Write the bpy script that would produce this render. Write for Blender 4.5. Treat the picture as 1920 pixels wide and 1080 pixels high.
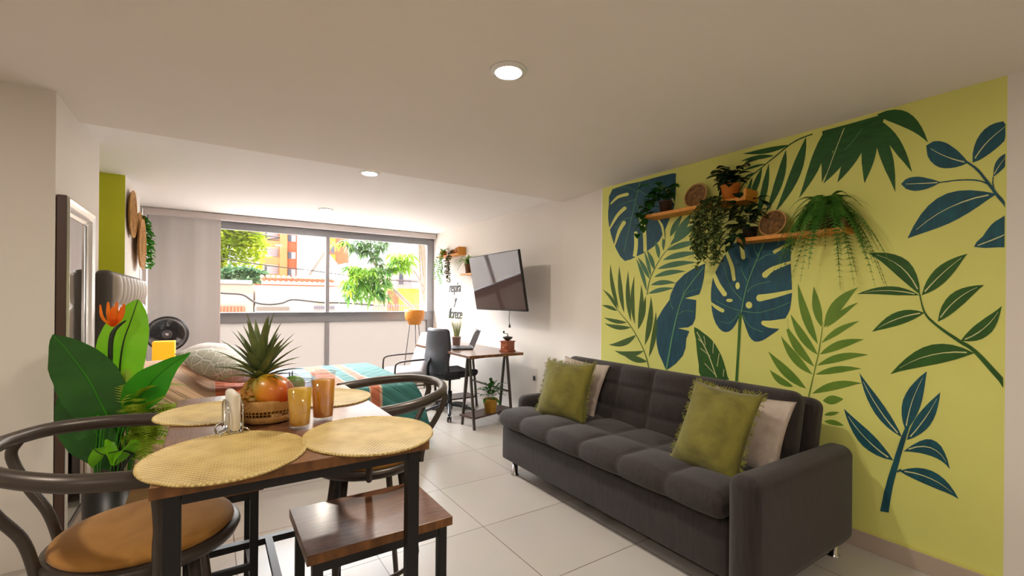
import bpy, bmesh, math, random
from mathutils import Vector, Matrix, noise
PI = math.pi
for _o in list(bpy.data.objects): bpy.data.objects.remove(_o)
SC = bpy.context.scene
COL = SC.collection
V3 = Vector
# ---------------------------------------------------------------- camera
F_PX, CX, CY, ROLL, YAW, EYE = 850.6, 960.0, 563.0, 0.0087, math.radians(33.5), 1.30
_F = V3((math.sin(YAW), math.cos(YAW), 0)); _R = V3((math.cos(YAW), -math.sin(YAW), 0)); _U = V3((0, 0, 1))
cam_data = bpy.data.cameras.new('camera'); cam = bpy.data.objects.new('camera', cam_data); COL.objects.link(cam)
cam_data.sensor_fit = 'HORIZONTAL'; cam_data.sensor_width = 36.0; cam_data.lens = 36.0 * F_PX / 1920.0
cam_data.shift_y = (CY - 540.0) / 1920.0; cam_data.clip_start = 0.05; cam_data.clip_end = 300
_c, _s = math.cos(ROLL), math.sin(ROLL)
_cr = _R * _c + _U * _s; _cu = _U * _c - _R * _s
cam.matrix_world = Matrix(((_cr.x, _cu.x, -_F.x, 0), (_cr.y, _cu.y, -_F.y, 0), (_cr.z, _cu.z, -_F.z, EYE), (0, 0, 0, 1)))
SC.camera = cam
def _ray(x, y):
    u = (x - CX) / F_PX; v = (y - CY) / F_PX
    return _F + _R * (u * _c + v * _s) - _U * (-u * _s + v * _c)
def at(x, y, X=None, Y=None, Z=None):
    """the point of the place seen at a spot of the photograph, on a wall (X or Y) or at a height (Z)"""
    d = _ray(x, y)
    t = X / d.x if X is not None else (Y / d.y if Y is not None else (Z - EYE) / d.z)
    return V3((0, 0, EYE)) + d * t
# ---------------------------------------------------------------- world, sun, exposure
SC.view_settings.view_transform = 'Standard'; SC.view_settings.look = 'None'
SC.view_settings.exposure = 0.55; SC.view_settings.gamma = 1.0; SC.view_settings.use_curve_mapping = False
SKY, SKY_FILL, SUN, LAMP = 1.0, 24.0, 2.4, 380.0
w = bpy.data.worlds.new('sky'); SC.world = w; w.use_nodes = True
wn = w.node_tree; bg = wn.nodes['Background']
# hazy white sky, an added bright area above the window view lights the room
tc = wn.nodes.new('ShaderNodeTexCoord'); sx = wn.nodes.new('ShaderNodeSeparateXYZ'); wn.links.new(tc.outputs['Generated'], sx.inputs[0])
def _sm(sock, a, b):
    n = wn.nodes.new('ShaderNodeMapRange'); n.interpolation_type = 'SMOOTHSTEP'; n.inputs[1].default_value = a; n.inputs[2].default_value = b; wn.links.new(sock, n.inputs[0]); return n.outputs[0]
_m = wn.nodes.new('ShaderNodeMath'); _m.operation = 'MULTIPLY'; wn.links.new(_sm(sx.outputs['Z'], .13, .30), _m.inputs[0]); wn.links.new(_sm(sx.outputs['Y'], -.05, .35), _m.inputs[1])
_k = wn.nodes.new('ShaderNodeMath'); _k.operation = 'MULTIPLY_ADD'; wn.links.new(_m.outputs[0], _k.inputs[0]); _k.inputs[1].default_value = SKY_FILL; _k.inputs[2].default_value = SKY
bg.inputs[0].default_value = (.93, .96, 1.0, 1); wn.links.new(_k.outputs[0], bg.inputs[1])
sl = bpy.data.lights.new('sun', 'SUN'); sl.energy = SUN; sl.angle = 0.02; sl.color = (1.0, 0.93, 0.82)
so = bpy.data.objects.new('sun', sl); COL.objects.link(so); so.rotation_euler = (math.radians(38), 0, math.radians(-28)); so.location = (0, -5, 20)
pl = bpy.data.lights.new('window_portal', 'AREA'); pl.shape = 'RECTANGLE'; pl.size = 3.5; pl.size_y = 2.3; pl.cycles.is_portal = True
po = bpy.data.objects.new('window_portal', pl); COL.objects.link(po); po.location = (1.15, 6.9, 1.18); po.rotation_euler = (math.radians(-90), 0, 0)

# ---------------------------------------------------------------- materials
def C(h, a=1.0):
    h = h.lstrip('#'); o = []
    for i in (0, 2, 4):
        v = int(h[i:i+2], 16) / 255.0
        o.append(v / 12.92 if v <= 0.04045 else ((v + 0.055) / 1.055) ** 2.4)
    return (*o, a)
def sin_(n, name, v):
    if name in n.inputs: n.inputs[name].default_value = v
def mat(name, col, rough=0.6, metal=0.0, var=0.0, vscale=8.0, bump=0.0, bscale=60.0, stretch=(1, 1, 1), col2=None, spec=None, sheen=0.0, trans=0.0, ior=1.45, emit=None, estr=0.0, subs=0.0, coat=0.0, distort=0.0):
    m = bpy.data.materials.new(name); m.use_nodes = True; nt = m.node_tree; b = nt.nodes['Principled BSDF']
    c = C(col) if isinstance(col, str) else col
    b.inputs['Base Color'].default_value = c; b.inputs['Roughness'].default_value = rough; b.inputs['Metallic'].default_value = metal
    if spec is not None: sin_(b, 'Specular IOR Level', spec)
    if sheen: sin_(b, 'Sheen Weight', sheen)
    if coat: sin_(b, 'Coat Weight', coat); sin_(b, 'Coat Roughness', 0.15)
    if trans: sin_(b, 'Transmission Weight', trans); sin_(b, 'IOR', ior)
    if subs: sin_(b, 'Subsurface Weight', subs)
    if emit: sin_(b, 'Emission Color', C(emit)); sin_(b, 'Emission Strength', estr)
    t = mp = None
    if var or bump or col2:
        t = nt.nodes.new('ShaderNodeTexCoord'); mp = nt.nodes.new('ShaderNodeMapping'); mp.inputs['Scale'].default_value = stretch
        nt.links.new(t.outputs['Object'], mp.inputs[0])
    if var or col2:
        n = nt.nodes.new('ShaderNodeTexNoise'); n.inputs['Scale'].default_value = vscale; n.inputs['Detail'].default_value = 5; n.inputs['Distortion'].default_value = distort
        nt.links.new(mp.outputs[0], n.inputs['Vector'])
        r = nt.nodes.new('ShaderNodeValToRGB'); nt.links.new(n.outputs['Fac'], r.inputs[0])
        r.color_ramp.elements[0].position = 0.3; r.color_ramp.elements[1].position = 0.7
        if col2: a, d = c, (C(col2) if isinstance(col2, str) else col2)
        else: a = tuple(min(1, x * (1 + var)) for x in c[:3]) + (1,); d = tuple(x * (1 - var) for x in c[:3]) + (1,)
        r.color_ramp.elements[0].color = a; r.color_ramp.elements[1].color = d
        nt.links.new(r.outputs[0], b.inputs['Base Color'])
    if bump:
        n2 = nt.nodes.new('ShaderNodeTexNoise'); n2.inputs['Scale'].default_value = bscale; n2.inputs['Detail'].default_value = 3
        nt.links.new(mp.outputs[0], n2.inputs['Vector'])
        bp = nt.nodes.new('ShaderNodeBump'); bp.inputs['Strength'].default_value = min(1, bump); bp.inputs['Distance'].default_value = 0.004
        nt.links.new(n2.outputs['Fac'], bp.inputs['Height']); nt.links.new(bp.outputs[0], b.inputs['Normal'])
    return m
def nodes_of(m): return m.node_tree, m.node_tree.nodes['Principled BSDF']
def weave_mat(name, c1, c2, sx_=90.0, sy_=90.0, rough=0.6, bump=0.6):
    m = mat(name, c1, rough); nt, b = nodes_of(m)
    t = nt.nodes.new('ShaderNodeTexCoord'); ws = []
    for ax, s in (('X', sx_), ('Y', sy_)):
        wv = nt.nodes.new('ShaderNodeTexWave'); wv.bands_direction = ax; wv.inputs['Scale'].default_value = s; wv.inputs['Distortion'].default_value = 0.6
        wv.inputs['Detail'].default_value = 1; nt.links.new(t.outputs['Object'], wv.inputs['Vector']); ws.append(wv)
    mu = nt.nodes.new('ShaderNodeMath'); mu.operation = 'ABSOLUTE'; sb = nt.nodes.new('ShaderNodeMath'); sb.operation = 'SUBTRACT'
    nt.links.new(ws[0].outputs['Fac'], sb.inputs[0]); nt.links.new(ws[1].outputs['Fac'], sb.inputs[1]); nt.links.new(sb.outputs[0], mu.inputs[0])
    no = nt.nodes.new('ShaderNodeTexNoise'); no.inputs['Scale'].default_value = 14; nt.links.new(t.outputs['Object'], no.inputs['Vector'])
    ad = nt.nodes.new('ShaderNodeMath'); ad.operation = 'MULTIPLY_ADD'; nt.links.new(mu.outputs[0], ad.inputs[0]); ad.inputs[1].default_value = 0.75; nt.links.new(no.outputs['Fac'], ad.inputs[2])
    r = nt.nodes.new('ShaderNodeValToRGB'); r.color_ramp.elements[0].position = 0.25; r.color_ramp.elements[1].position = 1.0
    r.color_ramp.elements[0].color = C(c2); r.color_ramp.elements[1].color = C(c1)
    nt.links.new(ad.outputs[0], r.inputs[0]); nt.links.new(r.outputs[0], b.inputs['Base Color'])
    bp = nt.nodes.new('ShaderNodeBump'); bp.inputs['Strength'].default_value = bump; bp.inputs['Distance'].default_value = 0.0015
    nt.links.new(mu.outputs[0], bp.inputs['Height']); nt.links.new(bp.outputs[0], b.inputs['Normal'])
    return m
def ramp_mat(name, axis, stops, rough=0.7, bumpkind=None, interp='CONSTANT', coord='Object', lo=0.0, hi=1.0, bscale=30.0):
    m = mat(name, '#888888', rough); nt, b = nodes_of(m)
    t = nt.nodes.new('ShaderNodeTexCoord'); s = nt.nodes.new('ShaderNodeSeparateXYZ'); nt.links.new(t.outputs[coord], s.inputs[0])
    mr = nt.nodes.new('ShaderNodeMapRange'); mr.inputs[1].default_value = lo; mr.inputs[2].default_value = hi
    no = nt.nodes.new('ShaderNodeTexNoise'); no.inputs['Scale'].default_value = 6; nt.links.new(t.outputs[coord], no.inputs['Vector'])
    nt.links.new(s.outputs[axis], mr.inputs[0])
    r = nt.nodes.new('ShaderNodeValToRGB'); r.color_ramp.interpolation = interp
    el = r.color_ramp.elements
    while len(el) > 1: el.remove(el[-1])
    el[0].position = stops[0][0]; el[0].color = C(stops[0][1])
    for p, c in stops[1:]: e = el.new(p); e.color = C(c)
    nt.links.new(mr.outputs[0], r.inputs[0]); nt.links.new(r.outputs[0], b.inputs['Base Color'])
    if bumpkind == 'quilt':
        prev = None
        for d in ((1, 1, 0), (1, -1, 0)):
            mp = nt.nodes.new('ShaderNodeVectorMath'); mp.operation = 'DOT_PRODUCT'; mp.inputs[1].default_value = (d[0] * 0.7, d[1] * 0.7, 0.9)
            nt.links.new(t.outputs[coord], mp.inputs[0])
            mm = nt.nodes.new('ShaderNodeMath'); mm.operation = 'MULTIPLY'; mm.inputs[1].default_value = bscale; nt.links.new(mp.outputs['Value'], mm.inputs[0])
            si = nt.nodes.new('ShaderNodeMath'); si.operation = 'SINE'; nt.links.new(mm.outputs[0], si.inputs[0])
            ab = nt.nodes.new('ShaderNodeMath'); ab.operation = 'ABSOLUTE'; nt.links.new(si.outputs[0], ab.inputs[0])
            if prev is None: prev = ab
            else:
                mi = nt.nodes.new('ShaderNodeMath'); mi.operation = 'MINIMUM'; nt.links.new(prev.outputs[0], mi.inputs[0]); nt.links.new(ab.outputs[0], mi.inputs[1]); prev = mi
        pw = nt.nodes.new('ShaderNodeMath'); pw.operation = 'POWER'; pw.inputs[1].default_value = 0.5; nt.links.new(prev.outputs[0], pw.inputs[0])
        bp = nt.nodes.new('ShaderNodeBump'); bp.inputs['Strength'].default_value = 1.0; bp.inputs['Distance'].default_value = 0.012
        nt.links.new(pw.outputs[0], bp.inputs['Height']); nt.links.new(bp.outputs[0], b.inputs['Normal'])
    return m
def thin_glass(name, refl=0.08, tint=(1, 1, 1, 1)):
    m = bpy.data.materials.new(name); m.use_nodes = True; nt = m.node_tree; nt.nodes.clear()
    o = nt.nodes.new('ShaderNodeOutputMaterial'); tr = nt.nodes.new('ShaderNodeBsdfTransparent'); gl = nt.nodes.new('ShaderNodeBsdfGlossy'); mx = nt.nodes.new('ShaderNodeMixShader')
    tr.inputs[0].default_value = tint; gl.inputs['Roughness'].default_value = 0.02; mx.inputs[0].default_value = refl
    nt.links.new(tr.outputs[0], mx.inputs[1]); nt.links.new(gl.outputs[0], mx.inputs[2]); nt.links.new(mx.outputs[0], o.inputs[0]); return m
def frosted(name, col, k=0.6):
    m = bpy.data.materials.new(name); m.use_nodes = True; nt = m.node_tree; nt.nodes.clear()
    o = nt.nodes.new('ShaderNodeOutputMaterial'); tr = nt.nodes.new('ShaderNodeBsdfTranslucent'); df = nt.nodes.new('ShaderNodeBsdfDiffuse'); mx = nt.nodes.new('ShaderNodeMixShader')
    tr.inputs[0].default_value = C(col); df.inputs[0].default_value = C(col); mx.inputs[0].default_value = k
    nt.links.new(df.outputs[0], mx.inputs[1]); nt.links.new(tr.outputs[0], mx.inputs[2]); nt.links.new(mx.outputs[0], o.inputs[0]); return m
def leafmat(name, c1, c2, tl=0.35, rough=0.45, vscale=5.0):
    m = mat(name, c1, rough, col2=c2, vscale=vscale); nt, b = nodes_of(m)
    o = nt.nodes['Material Output']; tr = nt.nodes.new('ShaderNodeBsdfTranslucent'); mx = nt.nodes.new('ShaderNodeMixShader'); mx.inputs[0].default_value = tl
    r = [n for n in nt.nodes if n.type == 'VALTORGB'][0]; nt.links.new(r.outputs[0], tr.inputs[0])
    nt.links.new(b.outputs[0], mx.inputs[1]); nt.links.new(tr.outputs[0], mx.inputs[2]); nt.links.new(mx.outputs[0], o.inputs[0]); return m

# ---------------------------------------------------------------- mesh building
class MB:
    def __init__(s): s.v = []; s.f = []; s.sm = []; s.mi = []
    def add(s, vs, fs, smooth=True, mi=0, M=None):
        o = len(s.v)
        for p in vs: s.v.append((M @ V3(p)) if M is not None else V3(p))
        for f in fs: s.f.append([i + o for i in f]); s.sm.append(smooth); s.mi.append(mi)
        return s
    def box(s, c, d, rot=None, mi=0):
        x, y, z = d[0] / 2, d[1] / 2, d[2] / 2
        vs = [(-x, -y, -z), (x, -y, -z), (x, y, -z), (-x, y, -z), (-x, -y, z), (x, -y, z), (x, y, z), (-x, y, z)]
        M = Matrix.Translation(V3(c)) @ (rot.to_4x4() if rot is not None else Matrix.Identity(4))
        return s.add(vs, [(0, 3, 2, 1), (4, 5, 6, 7), (0, 1, 5, 4), (1, 2, 6, 5), (2, 3, 7, 6), (3, 0, 4, 7)], False, mi, M)
    def bar(s, a, b, w, h=None, mi=0):
        a, b = V3(a), V3(b); d = b - a; L = d.length; z = d.normalized()
        x = V3((0, 0, 1)).cross(z)
        if x.length < 1e-4: x = V3((1, 0, 0))
        x.normalize(); y = z.cross(x); R = Matrix((x, y, z)).transposed()
        return s.box((a + b) / 2, (w, h or w, L), R, mi)
    def tube(s, pts, rad, seg=10, closed=False, mi=0, cap=True, flat=1.0):
        pts = [V3(p) for p in pts]; n = len(pts)
        if not hasattr(rad, '__len__'): rad = [rad] * n
        vs = []; up = None
        for i, p in enumerate(pts):
            a = pts[(i - 1) % n] if (closed or i) else p; b = pts[(i + 1) % n] if (closed or i < n - 1) else p
            t = (b - a).normalized()
            if up is None:
                up = V3((0, 0, 1)) if abs(t.z) < 0.9 else V3((1, 0, 0))
            x = up.cross(t); x.normalize(); y = t.cross(x); up = y
            for k in range(seg):
                g = 2 * PI * k / seg; vs.append(p + x * math.cos(g) * rad[i] + y * math.sin(g) * rad[i] * flat)
        fs = []
        m = n if closed else n - 1
        for i in range(m):
            for k in range(seg):
                a = i * seg + k; b = i * seg + (k + 1) % seg; c = ((i + 1) % n) * seg + (k + 1) % seg; d = ((i + 1) % n) * seg + k
                fs.append((a, b, c, d))
        s.add(vs, fs, True, mi)
        if cap and not closed:
            o = len(s.v) - len(vs)
            s.f.append([o + k for k in range(seg)][::-1]); s.sm.append(False); s.mi.append(mi)
            s.f.append([o + (n - 1) * seg + k for k in range(seg)]); s.sm.append(False); s.mi.append(mi)
        return s
    def lathe(s, prof, c=(0, 0, 0), seg=28, mi=0, M=None, smooth=True):
        vs = []; fs = []; n = len(prof)
        for r, z in prof:
            for k in range(seg):
                g = 2 * PI * k / seg; vs.append(V3((c[0] + r * math.cos(g), c[1] + r * math.sin(g), c[2] + z)))
        for i in range(n - 1):
            for k in range(seg):
                a = i * seg + k; b = i * seg + (k + 1) % seg; fs.append((a, b, b + seg, a + seg))
        return s.add(vs, fs, smooth, mi, M)
    def ellipsoid(s, c, r, nu=16, nv=10, mi=0, M=None, fn=None):
        vs = []; fs = []
        for j in range(nv + 1):
            ph = PI * j / nv
            for k in range(nu):
                g = 2 * PI * k / nu; p = V3((math.sin(ph) * math.cos(g), math.sin(ph) * math.sin(g), math.cos(ph)))
                if fn: p = fn(p)
                vs.append(V3((c[0] + p.x * r[0], c[1] + p.y * r[1], c[2] + p.z * r[2])))
        for j in range(nv):
            for k in range(nu):
                a = j * nu + k; b = j * nu + (k + 1) % nu; fs.append((a, a + nu, b + nu, b))
        return s.add(vs, fs, True, mi, M)
    def grid(s, fn, nu, nv, mi=0, smooth=True, M=None, flip=False):
        vs = [V3(fn(i / nu, j / nv)) for j in range(nv + 1) for i in range(nu + 1)]; fs = []
        for j in range(nv):
            for i in range(nu):
                a = j * (nu + 1) + i; q = (a, a + 1, a + nu + 2, a + nu + 1); fs.append(q[::-1] if flip else q)
        return s.add(vs, fs, smooth, mi, M)
    def blade(s, pts, wid, side=None, fold=0.15, mi=0):
        """a leaf along pts with half widths wid, folded along its midrib"""
        pts = [V3(p) for p in pts]; n = len(pts); vs = []; fs = []
        for i, p in enumerate(pts):
            t = (pts[min(i + 1, n - 1)] - pts[max(i - 1, 0)]).normalized()
            x = (side if side is not None else t.cross(V3((0, 0, 1)))).copy()
            x = x - t * x.dot(t)
            if x.length < 1e-4: x = V3((1, 0, 0))
            x.normalize(); nn = x.cross(t)
            h = wid[i]; vs += [p - x * h + nn * h * fold, p, p + x * h + nn * h * fold]
        for i in range(n - 1):
            a = i * 3; fs += [(a, a + 1, a + 4, a + 3), (a + 1, a + 2, a + 5, a + 4)]
        return s.add(vs, fs, True, mi)
    def build(s, name, mats, parent=None, loc=None, bevel=0.0, subsurf=0, weld=False):
        me = bpy.data.meshes.new(name); me.from_pydata([tuple(p) for p in s.v], [], s.f)
        if not isinstance(mats, (list, tuple)): mats = [mats]
        for m in mats: me.materials.append(m)
        for i, p in enumerate(me.polygons): p.use_smooth = s.sm[i]; p.material_index = s.mi[i]
        if weld:
            bm = bmesh.new(); bm.from_mesh(me); bmesh.ops.remove_doubles(bm, verts=bm.verts, dist=1e-5); bm.to_mesh(me); bm.free()
        me.update(); o = bpy.data.objects.new(name, me); COL.objects.link(o)
        if parent is not None: o.parent = parent
        if loc is not None: o.location = loc
        if bevel:
            b = o.modifiers.new('bevel', 'BEVEL'); b.width = bevel; b.segments = 2; b.limit_method = 'ANGLE'; b.harden_normals = False
        if subsurf:
            b = o.modifiers.new('sub', 'SUBSURF'); b.levels = subsurf; b.render_levels = subsurf
        return o
def thing(name, label, cat, loc=(0, 0, 0), rz=0.0, group=None):
    o = bpy.data.objects.new(name, None); COL.objects.link(o); o.location = loc; o.rotation_euler = (0, 0, rz)
    o.empty_display_size = 0.1; o['label'] = label; o['category'] = cat
    if group: o['group'] = group
    return o
def tag(o, label, cat, group=None, kind=None):
    o['label'] = label; o['category'] = cat
    if group: o['group'] = group
    if kind: o['kind'] = kind
    return o
def struct(o, label=None):
    o['kind'] = 'structure'
    if label: o['label'] = label
    return o
def dup(root, loc=None, rz=None, label=None, name=None):
    def cp(o, par):
        c = o.copy(); COL.objects.link(c)
        if par is not None: c.parent = par
        for ch in list(o.children): cp(ch, c)
        return c
    r = cp(root, None)
    if loc is not None: r.location = loc
    if rz is not None: r.rotation_euler = (0, 0, rz)
    if label: r['label'] = label
    return r
def rounded_box(mb, c, d, r, n=4, fn=None, seg=(8, 8, 8), mi=0):
    """box with rounded edges as one closed grid, fn moves its points"""
    ax = []
    for i in range(3):
        h = d[i] / 2; inner = h - r; L = [-h + r * (1 - math.cos(PI / 2 * k / n)) if False else -h + r * k / n for k in range(n)]
        L += [-inner + 2 * inner * k / seg[i] for k in range(seg[i] + 1)]
        L += [inner + r * (k + 1) / n for k in range(n)]
        ax.append(L)
    def put(p):
        q = V3([max(-(d[i] / 2 - r), min(d[i] / 2 - r, p[i])) for i in range(3)]); e = V3(p) - q
        if e.length > 1e-9: e = e.normalized() * r
        p = q + e
        if fn: p = fn(p)
        return V3(c) + p
    for i, j, k, sg in ((0, 1, 2, 1), (0, 1, 2, -1), (1, 2, 0, 1), (1, 2, 0, -1), (2, 0, 1, 1), (2, 0, 1, -1)):
        A, B = ax[i], ax[j]; vs = []; fs = []
        for b in B:
            for a in A:
                p = [0, 0, 0]; p[i] = a; p[j] = b; p[k] = sg * d[k] / 2; vs.append(put(p))
        na = len(A)
        for y in range(len(B) - 1):
            for x in range(na - 1):
                q = (y * na + x, y * na + x + 1, (y + 1) * na + x + 1, (y + 1) * na + x); fs.append(q if sg > 0 else q[::-1])
        mb.add(vs, fs, True, mi)
    return mb
def spline(P, n=6, closed=False):
    P = [V3(p) for p in P]; N = len(P); out = []
    for i in range(N if closed else N - 1):
        g = (lambda k: P[k % N]) if closed else (lambda k: P[min(max(k, 0), N - 1)])
        a, b, c, d = g(i - 1), g(i), g(i + 1), g(i + 2)
        for k in range(n):
            t = k / n; out.append(0.5 * (2 * b + (c - a) * t + (2 * a - 5 * b + 4 * c - d) * t * t + (-a + 3 * b - 3 * c + d) * t ** 3))
    if not closed: out.append(P[-1])
    return out
def prism(name, plan, z0, z1, mats, side=None, parent=None):
    mb = MB(); n = len(plan); vs = [(x, y, z0) for x, y in plan] + [(x, y, z1) for x, y in plan]
    fs = [tuple(range(n))[::-1], tuple(range(n, 2 * n))]; mb.add(vs, fs, False, 0)
    for i in range(n):
        j = (i + 1) % n; mb.add([vs[i], vs[j], vs[j + n], vs[i + n]], [(0, 1, 2, 3)], False, side.get(i, 0) if side else 0)
    return mb.build(name, mats, parent, weld=True)

# palette
M = {}
M['wall'] = mat('wall_paint', '#e9e2da', 0.85, var=0.015, vscale=2, bump=0.05, bscale=120)
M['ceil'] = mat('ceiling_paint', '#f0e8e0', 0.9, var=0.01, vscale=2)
M['ceil2'] = mat('lit_ceiling_white', '#fdfaf7', 0.9)  # far ceiling coloured whiter than the near one to paint in its brighter light
M['yellow'] = mat('yellow_green_paint', '#dfe07c', 0.7, var=0.03, vscale=3, bump=0.05, bscale=90)
M['lime'] = mat('lime_paint', '#d6d83a', 0.75, var=0.02, vscale=3)
M['base'] = mat('skirting_tile', '#b5a596', 0.4, var=0.03)
M['alu'] = mat('grey_aluminium', '#8f8f93', 0.45, 0.4, var=0.03)
M['alu2'] = mat('pale_aluminium', '#cfc6c3', 0.5, 0.1)
M['blackmetal'] = mat('black_metal', '#1c1b1c', 0.4, 0.3, var=0.08)
M['bronze'] = mat('bronze_brown_metal', '#4a423c', 0.36, 0.45, var=0.06)
M['chrome'] = mat('chrome', '#cfcfd2', 0.12, 1.0)
M['black'] = mat('black_plastic', '#141416', 0.4)
M['darkgrey'] = mat('dark_grey_plastic', '#3a3b40', 0.5, var=0.05)
M['white'] = mat('white_paint', '#ededea', 0.5)
M['walnut'] = mat('walnut_board', '#8a5f42', 0.28, col2='#5c3b28', vscale=5, stretch=(3, 26, 26), distort=1.2, bump=0.05, bscale=40, coat=0.2)
M['walnut_y'] = mat('walnut_board_long', '#8a5f42', 0.28, col2='#5c3b28', vscale=5, stretch=(26, 3, 26), distort=1.2, coat=0.2)
M['edge'] = mat('rough_wood_edge', '#8a5a2b', 0.6, col2='#51300f', vscale=30, stretch=(1, 1, 0.3))
M['darkwood'] = mat('dark_wood', '#5a3f34', 0.5, col2='#3b2922', vscale=6, stretch=(3, 20, 20))
M['pine'] = mat('golden_pine', '#e0952f', 0.45, col2='#c47a1e', vscale=6, stretch=(30, 3, 30))
M['sofa'] = mat('charcoal_sofa_fabric', '#302726', 0.9, col2='#201918', vscale=7, stretch=(10, 10, 1.5), bump=0.25, bscale=420, sheen=0.15)
M['suede'] = mat('tan_suede', '#b8843c', 0.85, col2='#9c6a28', vscale=6, distort=0.8, sheen=0.15, bump=0.08, bscale=200)
M['olive'] = mat('olive_linen', '#7d772b', 0.9, col2='#5d5819', vscale=9, stretch=(1, 1, 4), bump=0.35, bscale=90, sheen=0.2)
M['linen'] = mat('beige_linen', '#c6b9ad', 0.9, col2='#ab9b8f', vscale=14, bump=0.35, bscale=70)
M['stitch'] = mat('fringe_thread', '#8b8a35', 0.9)
M['terracotta'] = mat('orange_pot', '#c9762a', 0.6, var=0.1, vscale=12)
M['ypot'] = mat('yellow_weave_pot', '#d2a13a', 0.6, col2='#b5832a', vscale=30, bump=0.3, bscale=80)
M['soil'] = mat('soil', '#2e2018', 0.95, var=0.3, vscale=50)
M['rattan'] = weave_mat('rattan', '#d6a763', '#9b6a34', 70, 70)
M['seagrass'] = weave_mat('straw_mat', '#e3cb86', '#94702c', 24, 24, 0.42, 1.0)
M['bigleaf'] = leafmat('dark_green_leaf', '#1e4a18', '#2f6b1e', 0.15, 0.4)
M['limeleaf'] = leafmat('bright_green_leaf', '#6fbf18', '#8ad024', 0.45, 0.4)
M['midleaf'] = leafmat('mid_green_leaf', '#2f8a1a', '#46a020', 0.3, 0.4)
M['fernleaf'] = leafmat('yellow_green_fern', '#a9bd2e', '#84a426', 0.4, 0.5)
M['plantleaf'] = leafmat('houseplant_leaf', '#24561e', '#3a7a28', 0.25, 0.4, 12)
M['darkleaf'] = leafmat('very_dark_leaf', '#14281a', '#23401f', 0.15, 0.35, 12)
M['varieg'] = leafmat('variegated_leaf', '#8d9c5a', '#33521f', 0.25, 0.45, 40)
M['redleaf'] = leafmat('reddish_brown_leaf', '#7a5038', '#55632a', 0.25, 0.5, 20)
M['grassleaf'] = leafmat('feather_grass', '#8fa04a', '#c9b788', 0.3, 0.6, 8)
M['stem'] = mat('plant_stem', '#3c4a1c', 0.6)
M['darkstem'] = mat('dark_stem', '#1d2a12', 0.5)

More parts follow.
